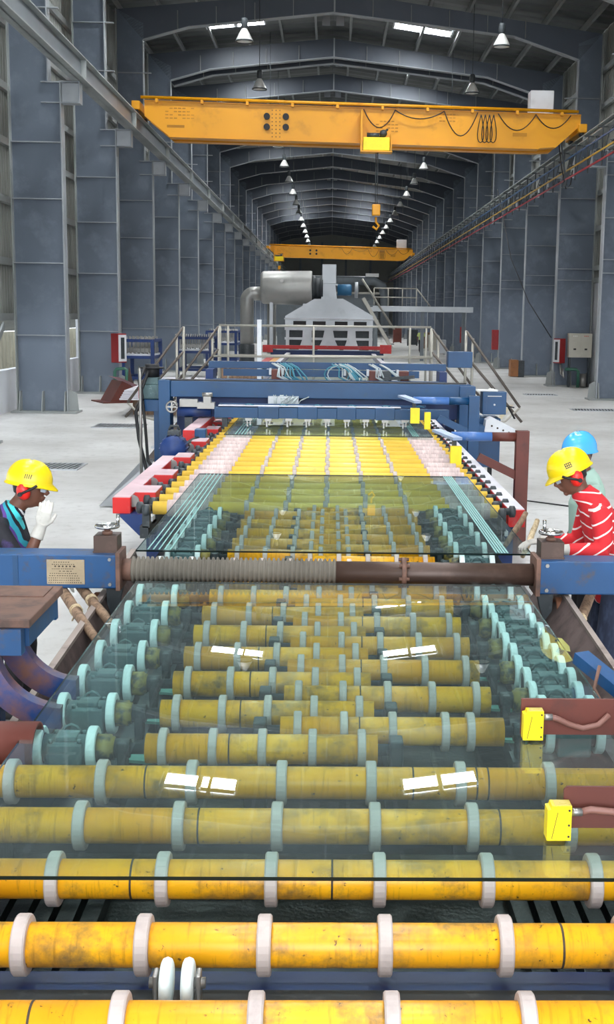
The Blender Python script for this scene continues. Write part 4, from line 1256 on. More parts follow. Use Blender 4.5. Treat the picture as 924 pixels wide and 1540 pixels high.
# control box and operator panel at the right end
cx = thing('control_box', 'blue square control box at the right end of the bridge', 'control box', (2.28, 17.3, 1.2))
MB().box(-0.12, 0.22, -0.15, 0.15, 0.0, 0.32, 0.008).build('case', M_BLUE, cx)
MB().box(-0.06, 0.16, -0.156, -0.15, 0.06, 0.24).build('door', M_BLUE, cx)
MB().box(-0.05, 0.15, -0.162, -0.156, 0.255, 0.265).cyl((0.05, -0.17, 0.14), (0.05, -0.15, 0.14), 0.014, n=8).build('label_strip', M_GREYMET, cx)
MB().box(-0.2, 0.1, -0.1, 0.1, 0.325, 0.345).box(-0.02, 0.05, -0.05, 0.02, 0.345, 0.36).build('papers', M_PAPER, cx)
MB().bar((0.22, -0.1, 0.12), (0.34, -0.12, 0.1), 0.02, 0.02).bar((0.26, -0.1, 0.1), (0.34, -0.2, -0.05), 0.02, 0.02).build('lever', M_BLACK, cx)
opn = thing('operator_panel', 'tilted white operator panel with buttons right of the bridge', 'control panel', (2.36, 16.8, 0.98))
MB().prism([(-0.22, 0.02), (-0.2, 0.18), (-0.12, 0.22), (0.28, 0.02), (0.26, -0.1), (0.0, -0.06)], 'y', -0.12, 0.12).build('case', M_WHITEMET, opn)
bt = MB()
for i in range(5):
    bt.cyl((-0.12 + i * 0.08, -0.126, 0.1 - i * 0.03), (-0.12 + i * 0.08, -0.12, 0.1 - i * 0.03), 0.014, n=8)
bt.build('buttons', M_INK, opn)
# sensor arms on the right: blue pipe from a post, plate and yellow pad at the tip
def sensor_arm(y, x_tip, x_post, z, mat_post, label, foot, pad_dx):
    t = thing('probe_stand', label, 'arm', (0, y, 0))
    xm = x_post - 0.28
    MB().cyl((x_tip + 0.05, 0, z), (xm, 0, z), 0.05, n=16).build('pipe', worn('arm_pale_blue', srgb(70, 112, 176), srgb(120, 140, 170), rough=0.4, scale=8), t)
    MB().cyl((xm, 0, z), (x_post, 0, z), 0.05, n=16).box(x_post - 0.02, x_post + 0.12, -0.06, 0.06, foot, z + 0.07, 0.003).build('post', mat_post, t)
    MB().bar((x_post, 0, z - 0.42), (x_post - 0.42, 0, z - 0.22), 0.06, 0.09).build('brace', mat_post, t)
    MB().bar((x_tip - 0.1, 0.12, z + 0.05), (x_tip + 0.09, -0.3, z - 0.0), 0.11, 0.03).build('tip_plate', worn('tip_plate', srgb(150, 170, 200), srgb(200, 206, 214), rough=0.4, scale=10), t)
    MB().box(x_tip + pad_dx, x_tip + pad_dx + 0.12, -0.26, -0.2, z - 0.28, z - 0.08, 0.004).build('yellow_pad', M_SENSOR, t)
    MB().box(x_tip + pad_dx + 0.03, x_tip + pad_dx + 0.07, -0.2, -0.1, z - 0.2, z + 0.0).build('pad_bracket', M_DARK, t)
    return t
sensor_arm(13.0, 1.26, 2.03, 1.29, M_BROWN, 'nearer blue sensor arm on a red-brown post right of the rollers', 0.0, 0.02)
sensor_arm(15.9, 1.04, 1.84, 1.47, M_BLUE, 'farther blue sensor arm on a blue post in front of the bridge', 0.2, 0.0)
MB().box(1.22, 1.3, 15.6, 15.66, 1.12, 1.34, 0.004).build('yellow_pad', M_SENSOR, bpy.data.objects['probe_stand.001'], (0, -15.9, 0))

# second bridge with valve blocks behind
sb = thing('rear_bridge', 'rear blue bridge carrying valve blocks and loops of cable', 'machine', (0, 20.0, 0))
MB().box(-2.0, 1.9, 0.0, 0.12, 1.68, 1.79, 0.004).build('upper_beam', M_BLUE, sb)
MB().box(-1.75, 1.45, -0.12, 0.0, 1.56, 1.67).build('middle_beam', M_BLUE, sb)
MB().box(-2.0, 1.85, -0.6, -0.4, 1.38, 1.53, 0.004).build('lower_beam', M_BLUE, sb)
for x in (-2.0, 1.75):
    MB().box(x, x + 0.12, -0.5, 0.1, 0.0, 1.68).build('post', M_BLUE_DARK, sb)
MB().box(1.92, 2.32, -0.1, 0.2, 1.74, 2.0, 0.006).build('end_box', M_BLUE, sb)
for x in (-0.95, -0.75, 0.25, 0.62, 0.82, 1.1):
    MB().box(x, x + 0.16, -0.45, -0.12, 1.5, 1.68, 0.005).build('valve_block', M_BROWN if x in (-0.95, 0.62, 1.1) else M_DARK, sb)
    MB().box(x - 0.04, x + 0.0, -0.42, -0.2, 1.6, 1.7).build('clamp', M_GREYMET, sb)
for x, mt_ in ((-0.85, M_CABLE), (0.1, M_HOSEBLUE), (0.7, M_CABLE), (0.15, M_CABLE), (-0.7, M_HOSEBLUE)):
    c_ = MB()
    for i in range(6):
        u = random.uniform(-0.12, 0.12)
        c_.tube([(x + u, -0.3, 1.78), (x + u + 0.12, -0.42, 1.72), (x + u * 2 + 0.2, -0.5, 1.58), (x + u + 0.28, -0.5, 1.5)], 0.012, 6)
    if x in (0.1, 0.15):
        c_.tube([(x + 0.2 * math.cos(t_ / 14 * 2 * PI), -0.46, 1.62 + 0.14 * math.sin(t_ / 14 * 2 * PI)) for t_ in range(15)], 0.012, 6)
    c_.build('cable_loop', mt_, sb)
MB().bar((0.85, -0.5, 1.56), (1.35, -0.5, 1.6), 0.06, 0.05).build('chain_guide', M_DARK, sb)
pr = MB().box(0.3, 0.75, 1.2, 1.6, 1.3, 1.62, 0.01)
pr = pr.build('electrical_case', M_PALETOP)
pr.location = (0.65, 20.6, 0.1)
tag(pr, 'white electrical case behind the rear blue bridge on the right', 'case')

# crossover bridge: rails, posts, stairs both sides
co = thing('crossover_bridge', 'steel crossover walkway with handrails and stairs over conveyor', 'walkway', (0, 0, 0))
MB().box(-2.1, 1.85, 22.1, 23.2, 1.22, 1.27).build('deck', M_GREYMET, co)
for nm, y, za, zb in (('rail', 23.2, 2.34, 2.36), ('rail', 23.2, 1.78, 1.80)):
    MB().cyl((-2.12, y, za), (1.9, y, zb), 0.022, n=10).build('handrail', M_RAIL, co)
MB().cyl((-2.12, 22.1, 1.80), (1.85, 22.1, 1.82), 0.02, n=10).build('handrail', M_RAIL, co)
post = MB().cyl((0, 0, 1.25), (0, 0, 2.35), 0.022, n=10).mesh('rail_post', M_RAIL)
for x in (-2.1, -1.95, -0.33, 1.5, 1.81, 1.90):
    link('rail_post', post, co, (x, 23.2, 0))
MB().box(-1.36, -1.28, 22.5, 22.58, 1.2, 2.46, 0.004).build('white_post', M_WHITEMET, co)
for s, x0 in ((-1, -2.1), (1, 1.9)):
    for y in (22.9, 21.2):
        xt = x0 if y > 22 else x0 + s * 0.45
        for dz, mt_ in ((0.0, M_RAILDARK), (-0.42, M_RAILDARK)):
            MB().cyl((xt, y, 2.32 + dz), (xt + s * (0.95 - dz * 0.1), y - 0.2, 1.02 + dz * 0.6), 0.024, n=10).build('stair_rail', mt_, co)
        MB().tube([(xt + s * 0.95, y - 0.2, 1.02), (xt + s * 0.7, y - 0.2, 0.78), (xt + s * 0.45, y - 0.2, 0.72)], 0.02, 8).build('rail_return', M_RAIL, co)
        for xx, zz in ((xt, 2.33), (xt + s * 0.12, 2.2)):
            MB().cyl((xx, y, 0.75), (xx, y, zz), 0.024, n=10).build('rail_post', M_RAIL, co)
    MB().bar((x0, 21.05, 1.22), (x0 + s * 1.0, 21.05, 0.0), 0.05, 0.2).bar((x0, 22.95, 1.22), (x0 + s * 1.0, 22.95, 0.0), 0.05, 0.2).build('stringer', M_RAILDARK, co)
    for i in range(5):
        u = (i + 0.5) / 5.5
        MB().box(min(x0 + s * u, x0 + s * (u + 0.2)), max(x0 + s * u, x0 + s * (u + 0.2)), 21.08, 22.92, 1.2 - 1.2 * u, 1.23 - 1.2 * u).build('tread', M_GREYMET, co)
pl = thing('floor_plate', 'sloping grey chequer plate at the left end of the blue bridge', 'plate', (0, 0, 0))
m = MB()
m.bm.faces.new([m.bm.verts.new(p) for p in ((-3.05, 15.9, 0.02), (-2.5, 15.9, 0.02), (-2.45, 16.8, 0.55), (-2.6, 16.9, 0.55))])
bmesh.ops.solidify(m.bm, geom=m.bm.faces[:], thickness=0.015)
m.build('plate', M_GREYMET, pl)

# ================================================================== FAR LINE
tb = thing('far_table', 'long dark far stretch of the conveyor table behind the walkway', 'conveyor', (0, 0, 0))
MB().box(-1.7, 1.7, 25.0, 48.2, 0.6, 0.95).build('table_body', M_BLUE_DARK, tb)
MB().box(-1.55, 1.55, 25.5, 48.1, 0.95, 0.97).build('table_top', worn('far_green_bed', srgb(112, 124, 108), srgb(74, 86, 78), rough=0.3, scale=2.0), tb)
for x in (-1.75, 1.6):
    MB().box(x, x + 0.15, 25, 48.2, 0.95, 1.08).build('side_rail', M_PALETOP, tb)
wd = thing('wooden_crate', 'low brown wooden crate left of the far conveyor', 'crate', (-1.9, 27.5, 0))
MB().box(-0.55, 0.35, -0.4, 0.4, 0.9, 1.45).box(-0.56, 0.36, -0.41, -0.39, 1.15, 1.18).build('boards', M_WOOD, wd)
MB().box(-0.5, 0.3, -0.35, 0.35, 0.0, 0.9).build('stand', M_DARK, wd)
rt = thing('red_crossbeam', 'red crossbeam in front of the white hood machine', 'beam', (0, 48.5, 0))
MB().box(-2.65, 2.35, -0.1, 0.1, 1.22, 1.36).build('bar', M_RED, rt)
MB().box(1.95, 2.4, -0.15, 0.15, 1.08, 1.42).box(-2.7, -2.3, -0.15, 0.15, 1.08, 1.36).build('end_box', M_RED, rt)
MB().box(-2.4, 2.1, 0.1, 0.5, 0.0, 1.16).build('lower_body', M_BLUE_DARK, rt)
yb_ = thing('warning_strip', 'red and yellow warning strip beside the far conveyor', 'strip', (0, 0, 0))
MB().bar((-1.9, 38, 1.02), (-1.9, 47, 1.02), 0.25, 0.03).build('yellow_strip', M_CRANE, yb_)
MB().bar((-2.2, 38, 1.0), (-2.2, 47, 1.0), 0.25, 0.03).build('red_strip', M_RED, yb_)
MB().box(-2.3, -1.8, 38.2, 46.8, 0.0, 0.985).build('kerb_wall', M_DARK, yb_)

hd_ = thing('exhaust_hood', 'white trapezoid exhaust hood machine far down the line', 'machine', (0, 52.0, 0))
hp = [(-1.93, 2.02), (-1.93, 2.5), (-0.72, 3.22), (0.48, 3.25), (1.76, 2.55), (1.76, 2.05)]
MB().prism(hp, 'y', -0.6, 0.8).build('hood', M_GREYMET, hd_)
MB().box(-1.97, 1.8, -0.66, 0.84, 2.36, 2.42).build('hood_rim', M_WHITEMET, hd_)
MB().prism([(-0.44, 3.2), (0.24, 3.2), (0.16, 3.8), (-0.36, 3.8)], 'y', -0.35, 0.45).box(-0.46, 0.26, -0.4, 0.5, 3.8, 3.86).box(-0.40, 0.20, -0.35, 0.45, 3.86, 4.66, 0.02).build('chimney', M_GREYMET, hd_)
op = MB().box(-0.27, 0.27, -0.62, -0.6, 2.06, 2.3).mesh('opening_shade', M_BLACK)  # flat black panel painting a shaded opening on the closed hood face
for x in (-1.32, -0.5, 0.42, 1.22):
    link('opening_shade', op, hd_, (x, 0, 0))
for x in (-1.9, -1.0, -0.95, 1.6):
    MB().box(x, x + 0.14, -0.55, -0.4, 0.9, 2.05).build('hood_leg', M_WHITEMET, hd_)
MB().box(-1.95, 1.75, -0.58, -0.48, 1.92, 2.04).box(-1.95, 1.75, -0.58, -0.48, 1.52, 1.62).build('cross_rail', M_WHITEMET, hd_)
for x in (-1.02, -0.1, 0.86):
    w = 0.26 if x != -0.1 else 0.36
    MB().prism([(x - 0.16, 2.0), (x + 0.16, 2.0), (x + w * 0.7, 1.55), (x + w * 1.3, 1.1), (x - w * 1.3, 1.1), (x - w * 0.7, 1.55)], 'y', -0.75, -0.62).build('air_funnel', M_WHITEMET, hd_)
MB().box(-1.9, 1.7, -0.3, 0.6, 1.1, 1.9).build('interior_shade_block', M_DARK, hd_)  # solid block, dark colour stands in for shade inside the machine
bw = MB().lathe((0.25, 0, 3.62), (1, 0, 0), [(0, 0.0), (0, 0.24), (0.55, 0.24), (0.6, 0.2), (0.6, 0.0)], 20)
bw.build('blower_motor', worn('blower_blue', srgb(50, 110, 150), rough=0.5), hd_)
MB().cyl((0.98, -0.1, 3.62), (1.12, -0.1, 3.62), 0.33, n=20).build('blower_disc', M_GREYMET, hd_)
tk = thing('air_cylinder', 'large silver horizontal cylinder tank beside the white hood', 'tank', (0, 52.0, 3.67))
MB().lathe((-2.98, 0, 0), (1, 0, 0), [(0, 0.0), (0, 0.56), (0.06, 0.66), (0.12, 0.68), (2.1, 0.72), (2.16, 0.7), (2.16, 0.0)], 36).build('shell', M_SILVER, tk)
MB().lathe((-0.82, 0, 0), (1, 0, 0), [(0, 0.0), (0, 0.52), (0.12, 0.52), (0.14, 0.44), (0.32, 0.44), (0.36, 0.5), (0.46, 0.5), (0.46, 0.0)], 28).build('neck', M_DARK, tk)
MB().cyl((-2.08, -0.72, 0.28), (-2.08, -0.64, 0.28), 0.08, n=14).cyl((-2.3, -0.72, -0.1), (-2.3, -0.66, -0.1), 0.03, n=8).build('port', M_STEEL, tk)
for x in (-2.6, -1.2):
    MB().box(x, x + 0.14, -0.3, 0.3, -2.7, -0.6).build('support', M_GREYMET, tk)
dc = thing('air_duct', 'silver elbow duct dropping to the floor left of the tank', 'duct', (0, 52.0, 0))
pts = [(-2.9, 0.2, 3.42), (-3.25, 0.2, 3.42)] + [(-3.28 - 0.3 * math.sin(a * PI / 2 / 6), 0.2, 3.12 + 0.3 * math.cos(a * PI / 2 / 6)) for a in range(7)] + [(-3.58, 0.2, 1.3)]
MB().tube(pts, 0.29, 20).build('pipe', M_SILVER, dc)
MB().cyl((-3.58, 0.2, 0.0), (-3.58, 0.2, 1.28), 0.32, n=20).build('base_sleeve', M_DARK, dc)
MB().cyl((-2.55, 0.6, 0.9), (-2.55, 0.6, 3.1), 0.2, n=14).build('branch_pipe', M_SILVER, dc)
ld = thing('access_stairs', 'thin steel stairs right of the white hood', 'stairs', (0, 52.5, 0))
for dy in (-0.5, 0.3):
    MB().bar((1.35, dy, 3.3), (2.6, dy, 1.2), 0.05, 0.14).build('stringer', M_RAIL, ld)
    MB().cyl((1.3, dy, 4.1), (2.7, dy, 2.0), 0.03, n=8).build('handrail', M_RAIL, ld)
for i in range(8):
    u = i / 8
    MB().box(1.35 + 1.25 * u, 1.6 + 1.25 * u, -0.5, 0.3, 3.2 - 2.1 * u, 3.23 - 2.1 * u).build('tread', M_DARK, ld)
mz = thing('mezzanine', 'grey raised platform with railing right of the hood machine', 'platform', (0, 70.0, 0))
MB().box(2.2, 8.0, -1.0, 3.0, 2.82, 3.12).build('deck', M_GREYMET, mz)
for x in (2.5, 5.2, 7.6):
    MB().box(x, x + 0.2, 1.0, 1.2, 0.0, 2.82).build('leg', M_GIRDER, mz)
rl = MB()
for x in (2.4, 3.2, 4.0, 4.8):
    rl.cyl((x, -0.8, 3.1), (x, -0.8, 4.1), 0.03, n=8)
rl.cyl((2.4, -0.8, 4.1), (4.8, -0.8, 4.1), 0.035, n=8).cyl((2.4, -0.8, 3.6), (4.8, -0.8, 3.6), 0.03, n=8).cyl((4.8, -0.8, 4.1), (5.6, -0.8, 3.12), 0.035, n=8)
rl.build('railing', M_RAIL, mz)
fm = thing('far_machine', 'dark machinery block filling the far end of the line', 'machine', (0, 95.0, 0))
MB().box(-4.2, 3.4, 0, 6, 0, 4.2).box(-2.8, 2.2, 1, 5, 4.2, 5.6).build('body', M_GIRDER, fm)
MB().box(-4.4, 4.2, -0.5, -0.3, 4.2, 4.35).box(-4.4, 4.2, -0.5, -0.3, 5.0, 5.08).build('gantry', M_RAIL, fm)
MB().tube([(-1.8, -0.6, 5.2), (1.5, -0.6, 5.2), (3.2, -0.6, 5.2), (3.9, -0.6, 4.8), (4.1, -0.6, 4.0), (4.1, -0.6, 1.0)], 0.35, 14).build('pipe', M_GIRDER, fm)
MB().box(2.6, 3.6, -0.9, -0.4, 5.5, 5.75).build('pale_lamp_box', M_PAPER, fm)

# ================================================================== THINGS ALONG THE WALLS
def hose_cabinet(x, y, z, w, d, h, label, face):
    t = thing('hose_cabinet', label, 'cabinet', (x, y, z), None, -face * 0.72)
    MB().box(-w / 2, w / 2, -d / 2, d / 2, 0, h, 0.01).build('red_case', M_FIRERED, t)
    MB().box(face * w / 2 - 0.02, face * w / 2 + 0.02, -d / 2 + 0.02, d / 2 - 0.02, 0.04, h - 0.04).build('white_door', M_WHITEMET, t)
    MB().box(face * w / 2 - 0.025, face * w / 2 + 0.025, -d / 2 + 0.1, d / 2 - 0.1, 0.12, h - 0.12).build('window_pane', M_DARK, t)
    return t
hose_cabinet(-6.62, 38.25, 1.0, 0.34, 0.34, 0.9, 'red fire hose cabinet on the second left column', 1)
hp_ = thing('hydrant_pipe', 'green and grey hydrant pipe below the left hose cabinet', 'pipe', (-6.5, 38.2, 0))
MB().tube([(-0.25, 0, 0.0), (-0.25, 0, 0.72), (-0.2, 0, 0.8), (0.05, 0, 0.82), (0.12, 0, 0.78), (0.12, 0, 0.0)], 0.05, 10).build('pipe', M_GREEN, hp_)
MB().prism([(0.12, 0.0), (0.5, 0.0), (0.3, 0.45), (0.2, 0.9)], 'y', -0.03, 0.03).build('stay_plate', M_STEELBROWN, hp_)
hose_cabinet(8.62, 45.85, 0.9, 0.32, 0.32, 0.92, 'red fire hose cabinet on the right near the beige panel', -1)
hp2 = thing('hydrant_pipe', 'green hydrant pipe under the right hose cabinet', 'pipe', (8.85, 45.75, 0))
MB().tube([(0.5, 0, 0.0), (0.5, 0, 0.6), (0.42, 0, 0.68), (0.0, 0, 0.68)], 0.06, 10).build('pipe', M_GREEN, hp2)
MB().tube([(-0.2, 0, 0.9), (-0.15, 0, 0.5), (-0.05, 0, 0.35), (-0.1, 0, 0.7)], 0.04, 8).cyl((0.7, 0.0, 0.02), (0.7, 0.1, 0.5), 0.12, n=14).build('hose', M_STEEL, hp2)
eb = thing('electrical_cabinet', 'beige double-door electrical panel on the right column', 'electrical panel', (9.4, 45.95, 1.12))
MB().box(-0.44, 0.44, -0.15, 0.15, 0, 0.9, 0.01).build('case', M_BEIGE, eb)
for s in (-1, 1):
    d = MB().box(min(s * 0.01, s * 0.42), max(s * 0.01, s * 0.42), -0.165, -0.15, 0.03, 0.87, 0.003).build('door', M_BEIGE, eb)
    MB().box(s * 0.21 - 0.05, s * 0.21 + 0.05, -0.172, -0.165, 0.28, 0.34).build('handle', M_BLACK, d)
    lm = MB()
    for i in range(3):
        lm.cyl((s * 0.21 - 0.06 + i * 0.06, -0.178, 0.8), (s * 0.21 - 0.06 + i * 0.06, -0.165, 0.8), 0.018, n=8)
    lm.build('indicator_lamps', M_RED if s > 0 else M_PAPER, d)
for x in (-0.4, 0.34):
    MB().box(x, x + 0.06, -0.1, 0.1, -1.12, 0).build('support', M_DARK, eb)
for i, (x, y, lab) in enumerate(((8.33, 61.9, 'nearer'), (8.33, 77.3, 'farther'))):
    b = MB().box(-0.16, 0.16, -0.15, 0.15, 0.95, 1.95, 0.01).box(-0.1, 0.1, -0.16, -0.14, 1.05, 1.85)
    o = b.build('fire_box', M_FIRERED, None, (x, y, 0))
    tag(o, '%s plain red fire box standing off the right columns in the distance' % lab, 'fire box')
cr = thing('wooden_cabinet', 'small brown wooden cabinet by a right column', 'cabinet', (8.2, 53.3, 0))
M_VARN = worn('varnish_brown', srgb(150, 96, 50), srgb(110, 70, 40), rough=0.5)
MB().box(-0.34, 0.0, -0.3, 0.3, 0.03, 0.75, 0.01).build('body', M_VARN, cr)
MB().box(-0.31, -0.03, -0.31, -0.3, 0.08, 0.7).build('door', M_VARN, cr)
MB().box(0.0, 0.28, -0.2, 0.25, 0.0, 0.72, 0.02).build('dark_back', M_DARK, cr)
for i, (x, y, w, h, mt_, lab) in enumerate(((7.75, 92, 0.8, 1.2, M_BEIGE, 'beige'), (7.9, 99, 0.7, 1.3, M_WOOD, 'brown'), (7.6, 84, 0.6, 1.0, M_GREYMET, 'grey'), (7.2, 108, 0.9, 1.4, M_DARK, 'dark'), (6.4, 118, 0.8, 1.5, M_BROWN, 'red-brown'))):
    o = MB().box(-w / 2, w / 2, -0.4, 0.4, 0.08, h, 0.01).box(-w / 2 + 0.05, w / 2 - 0.05, -0.42, -0.4, 0.15, h - 0.07).box(-w / 2, -w / 2 + 0.1, -0.3, 0.3, 0, 0.08).box(w / 2 - 0.1, w / 2, -0.3, 0.3, 0, 0.08).build('storage_locker', mt_, None, (x, y, 0))
    tag(o, 'distant %s storage locker along the right columns behind the walking man' % lab, 'locker', 'lockers along the right wall')
# fallen red-brown box on the floor, left
fb = thing('fallen_box', 'dented red-brown sheet box lying tilted on the left floor', 'box', (-6.0, 35.3, 0.0), None, 0.5)
m = MB()
m.prism([(-0.55, 0.04), (0.35, 0.04), (0.05, 0.5), (-0.2, 0.62)], 'y', -0.5, 0.4)
m.build('body', M_BROWN, fb)
m = MB()
m.bm.faces.new([m.bm.verts.new(p) for p in ((-0.28, -0.58, 0.72), (-0.28, 0.5, 0.72), (0.68, 0.5, 0.3), (0.68, -0.58, 0.3))])
bmesh.ops.solidify(m.bm, geom=m.bm.faces[:], thickness=0.03)
m.build('pale_lid', M_REDTOP, fb)
MB().box(-0.8, 0.55, -0.6, 0.5, 0.0, 0.035).build('base_sheet', M_BROWN, fb)
# blue racks (glass trolleys) along the left wall
def rack(x, y, w, d, h, label):
    t = thing('blue_rack', label, 'rack', (x, y, 0), 'blue racks along the left columns')
    pm = MB().box(-0.06, 0.06, -0.06, 0.06, 0.16, h).mesh('post', M_BLUE_DARK)
    for a in (-1, 1):
        for b in (-1, 1):
            link('post', pm, t, (a * w / 2, b * d / 2, 0))
            MB().cyl((a * w / 2 - 0.03, b * d / 2, 0.09), (a * w / 2 + 0.03, b * d / 2, 0.09), 0.09, n=14).build('castor', M_BLACK, t)
    for z in (0.3, h * 0.62, h - 0.06):
        MB().box(-w / 2, w / 2, -d / 2 - 0.05, -d / 2 + 0.05, z, z + 0.1).box(-w / 2, w / 2, d / 2 - 0.05, d / 2 + 0.05, z, z + 0.1).box(-w / 2 - 0.05, -w / 2 + 0.05, -d / 2, d / 2, z, z + 0.1).box(w / 2 - 0.05, w / 2 + 0.05, -d / 2, d / 2, z, z + 0.1).build('frame_tier', M_BLUE_DARK, t)
    MB().box(-w / 2, w / 2, -d / 2, d / 2, h * 0.62 + 0.1, h * 0.62 + 0.16).build('white_shelf', M_WHITEMET, t)
    sp = MB()
    for i in range(7):
        for yy in (-d * 0.35, 0, d * 0.35):
            sp.cyl((-w * 0.42 + i * w * 0.14, yy, h * 0.62 + 0.16), (-w * 0.42 + i * w * 0.14, yy, h + 0.12), 0.025, n=6).box(-w * 0.42 + i * w * 0.14 - 0.05, -w * 0.42 + i * w * 0.14 + 0.05, yy - 0.05, yy + 0.05, h * 0.62 + 0.2, h * 0.62 + 0.34)
    sp.build('spindles', M_STEEL, t)
    return t
rack(-6.55, 42.5, 1.0, 1.9, 1.62, 'navy blue wheeled rack nearest, behind the left hose cabinet')
rack(-5.4, 49.5, 1.3, 2.4, 1.6, 'navy blue wheeled rack second, behind the left stair rails')
rack(-5.3, 60.5, 1.4, 2.6, 1.7, 'navy blue wheeled rack farthest along the left columns')
slab = thing('sheet_stack', 'stack of pale sheets on the floor beside the left stairs', 'sheet stack', (-4.3, 33.0, 0))
for i in range(5):
    MB().box(-0.9 + i * 0.03, 0.7 - i * 0.02, -3.0, 3.5, 0.42 + i * 0.05, 0.46 + i * 0.05).build('sheet', M_PALETOP, slab)
for y in (-2.2, 2.4):
    MB().box(-0.7, 0.6, y, y + 0.15, 0.0, 0.42).build('bearer', M_WOOD, slab)
# floor gratings
def grating(x0, x1, y0, y1, label, sk=0.0):
    t = thing('floor_grating', label, 'grating', ((x0 + x1) / 2, (y0 + y1) / 2, 0), 'floor gratings')
    w, d = x1 - x0, y1 - y0
    MB().box(-w / 2, w / 2, -d / 2, d / 2, 0.001, 0.006).build('pit', M_BLACK, t)  # flat black sheet on the floor, painting the darkness below the bars
    f = MB()
    f.box(-w / 2 - 0.04, w / 2 + 0.04, -d / 2 - 0.04, -d / 2, 0, 0.02).box(-w / 2 - 0.04, w / 2 + 0.04, d / 2, d / 2 + 0.04, 0, 0.02).box(-w / 2 - 0.04, -w / 2, -d / 2, d / 2, 0, 0.02).box(w / 2, w / 2 + 0.04, -d / 2, d / 2, 0, 0.02)
    f.build('frame', M_GREYMET, t)
    b = MB()
    n = int(w / 0.085)
    for i in range(n):
        x = -w / 2 + (i + 0.5) * w / n
        b.bar((x - 0.05, -d / 2, 0.012), (x + 0.05, d / 2, 0.012), 0.028, 0.014)
    b.build('bars', M_GREYMET, t)
grating(-5.05, -4.15, 19.7, 20.5, 'floor grating nearest on the left, just right of the yellow-helmeted worker')
grating(-5.3, -4.25, 27.1, 28.0, 'floor grating on the left below the fallen red-brown box')
grating(6.9, 8.1, 33.9, 34.6, 'floor grating nearest on the right before the electrical panel')
grating(6.6, 7.6, 40.6, 41.2, 'floor grating farther on the right beside the column base')
cb_ = MB().tube([(2.6, 16.9, 0.9), (2.7, 16.8, 0.03), (3.5, 16.2, 0.015), (5.0, 15.8, 0.015), (8.0, 15.3, 0.015)], 0.012, 6).build('floor_cable', M_BLACK)
tag(cb_, 'thin black cable running across the floor on the right', 'cable')
wc = MB().tube([(7.1, 53.5, 8.0), (7.5, 51.5, 5.0), (7.9, 49.0, 3.2), (8.35, 46.2, 1.85)], 0.02, 6).build('hanging_cable', M_BLACK)
tag(wc, 'slack black cable hanging from the right runway to the hose cabinet', 'cable')

# ================================================================== PEOPLE
M_SKIN = worn('skin_brown', srgb(112, 72, 56), srgb(92, 58, 46), rough=0.5, scale=20.0, amount=0.4, tint=0.05)
M_HAIR = plain('hair_black', srgb(18, 16, 16), rough=0.6)
M_GLOVE = worn('glove_white', srgb(198, 194, 186), srgb(168, 162, 152), rough=0.8, scale=30.0, amount=0.5, bump=0.1)
M_HELMET_Y = worn('helmet_yellow', srgb(238, 206, 14), srgb(196, 166, 24), rough=0.3, scale=24.0, lo=0.66, hi=0.78, amount=0.6, tint=0.03)
M_HELMET_B = worn('helmet_blue', srgb(74, 172, 246), srgb(190, 220, 240), rough=0.25, scale=22.0, lo=0.68, hi=0.76, amount=0.6, tint=0.03)
M_MUFF = plain('muff_red', srgb(232, 42, 32), rough=0.35)
M_TROUSER = worn('trouser_black', srgb(26, 24, 28), srgb(40, 38, 42), rough=0.8, scale=18)
M_JEANS = worn('jeans_navy', srgb(42, 50, 72), srgb(64, 74, 98), rough=0.85, scale=26, stretch=(1, 1, 0.35), lo=0.45, hi=0.7, bump=0.1)
M_SAGE = worn('shirt_sage', srgb(164, 192, 178), srgb(140, 168, 156), rough=0.8, scale=9, bump=0.1)
M_VEST = plain('vest_lime', srgb(196, 210, 130), rough=0.8)
M_LENS = plain('goggle_lens', srgb(190, 200, 215), rough=0.08, spec=0.8)

def stripe_material(name, stops, freq, direction, rough=0.8, wob=0.02):
    """knitted cloth in bands; stops = [(position, colour)] of one repeat"""
    m, nt, b = new_mat(name)
    tc = N(nt, 'ShaderNodeTexCoord')
    dt = N(nt, 'ShaderNodeVectorMath', operation='DOT_PRODUCT')
    dt.inputs[1].default_value = direction
    nt.links.new(tc.outputs['Object'], dt.inputs[0])
    nz = N(nt, 'ShaderNodeTexNoise', Scale=5.0)
    nt.links.new(tc.outputs['Object'], nz.inputs['Vector'])
    ma = N(nt, 'ShaderNodeMath', operation='MULTIPLY_ADD')
    ma.inputs[1].default_value = wob
    nt.links.new(nz.outputs['Fac'], ma.inputs[0])
    nt.links.new(dt.outputs['Value'], ma.inputs[2])
    mu = N(nt, 'ShaderNodeMath', operation='MULTIPLY')
    mu.inputs[1].default_value = freq
    nt.links.new(ma.outputs[0], mu.inputs[0])
    fr = N(nt, 'ShaderNodeMath', operation='FRACT')
    nt.links.new(mu.outputs[0], fr.inputs[0])
    cr = N(nt, 'ShaderNodeValToRGB')
    cr.color_ramp.interpolation = 'CONSTANT'
    els = cr.color_ramp.elements
    els[0].position, els[0].color = stops[0]
    els[1].position, els[1].color = stops[1]
    for p, c in stops[2:]:
        e = els.new(p)
        e.color = c
    nt.links.new(fr.outputs[0], cr.inputs['Fac'])
    nt.links.new(cr.outputs['Color'], b.inputs['Base Color'])
    b.inputs['Roughness'].default_value = rough
    return m
_rd, _wh = srgb(206, 36, 44), srgb(240, 226, 222)
M_SHIRT_RED = stripe_material('shirt_red_striped', [(0.0, _rd), (0.86, _wh)], 14.0, (0.12, -0.08, 1.0), wob=0.05)
M_SLEEVE_RED = stripe_material('sleeve_red_striped', [(0.0, _rd), (0.86, _wh)], 14.0, (-0.55, 0.0, 0.85), wob=0.03)
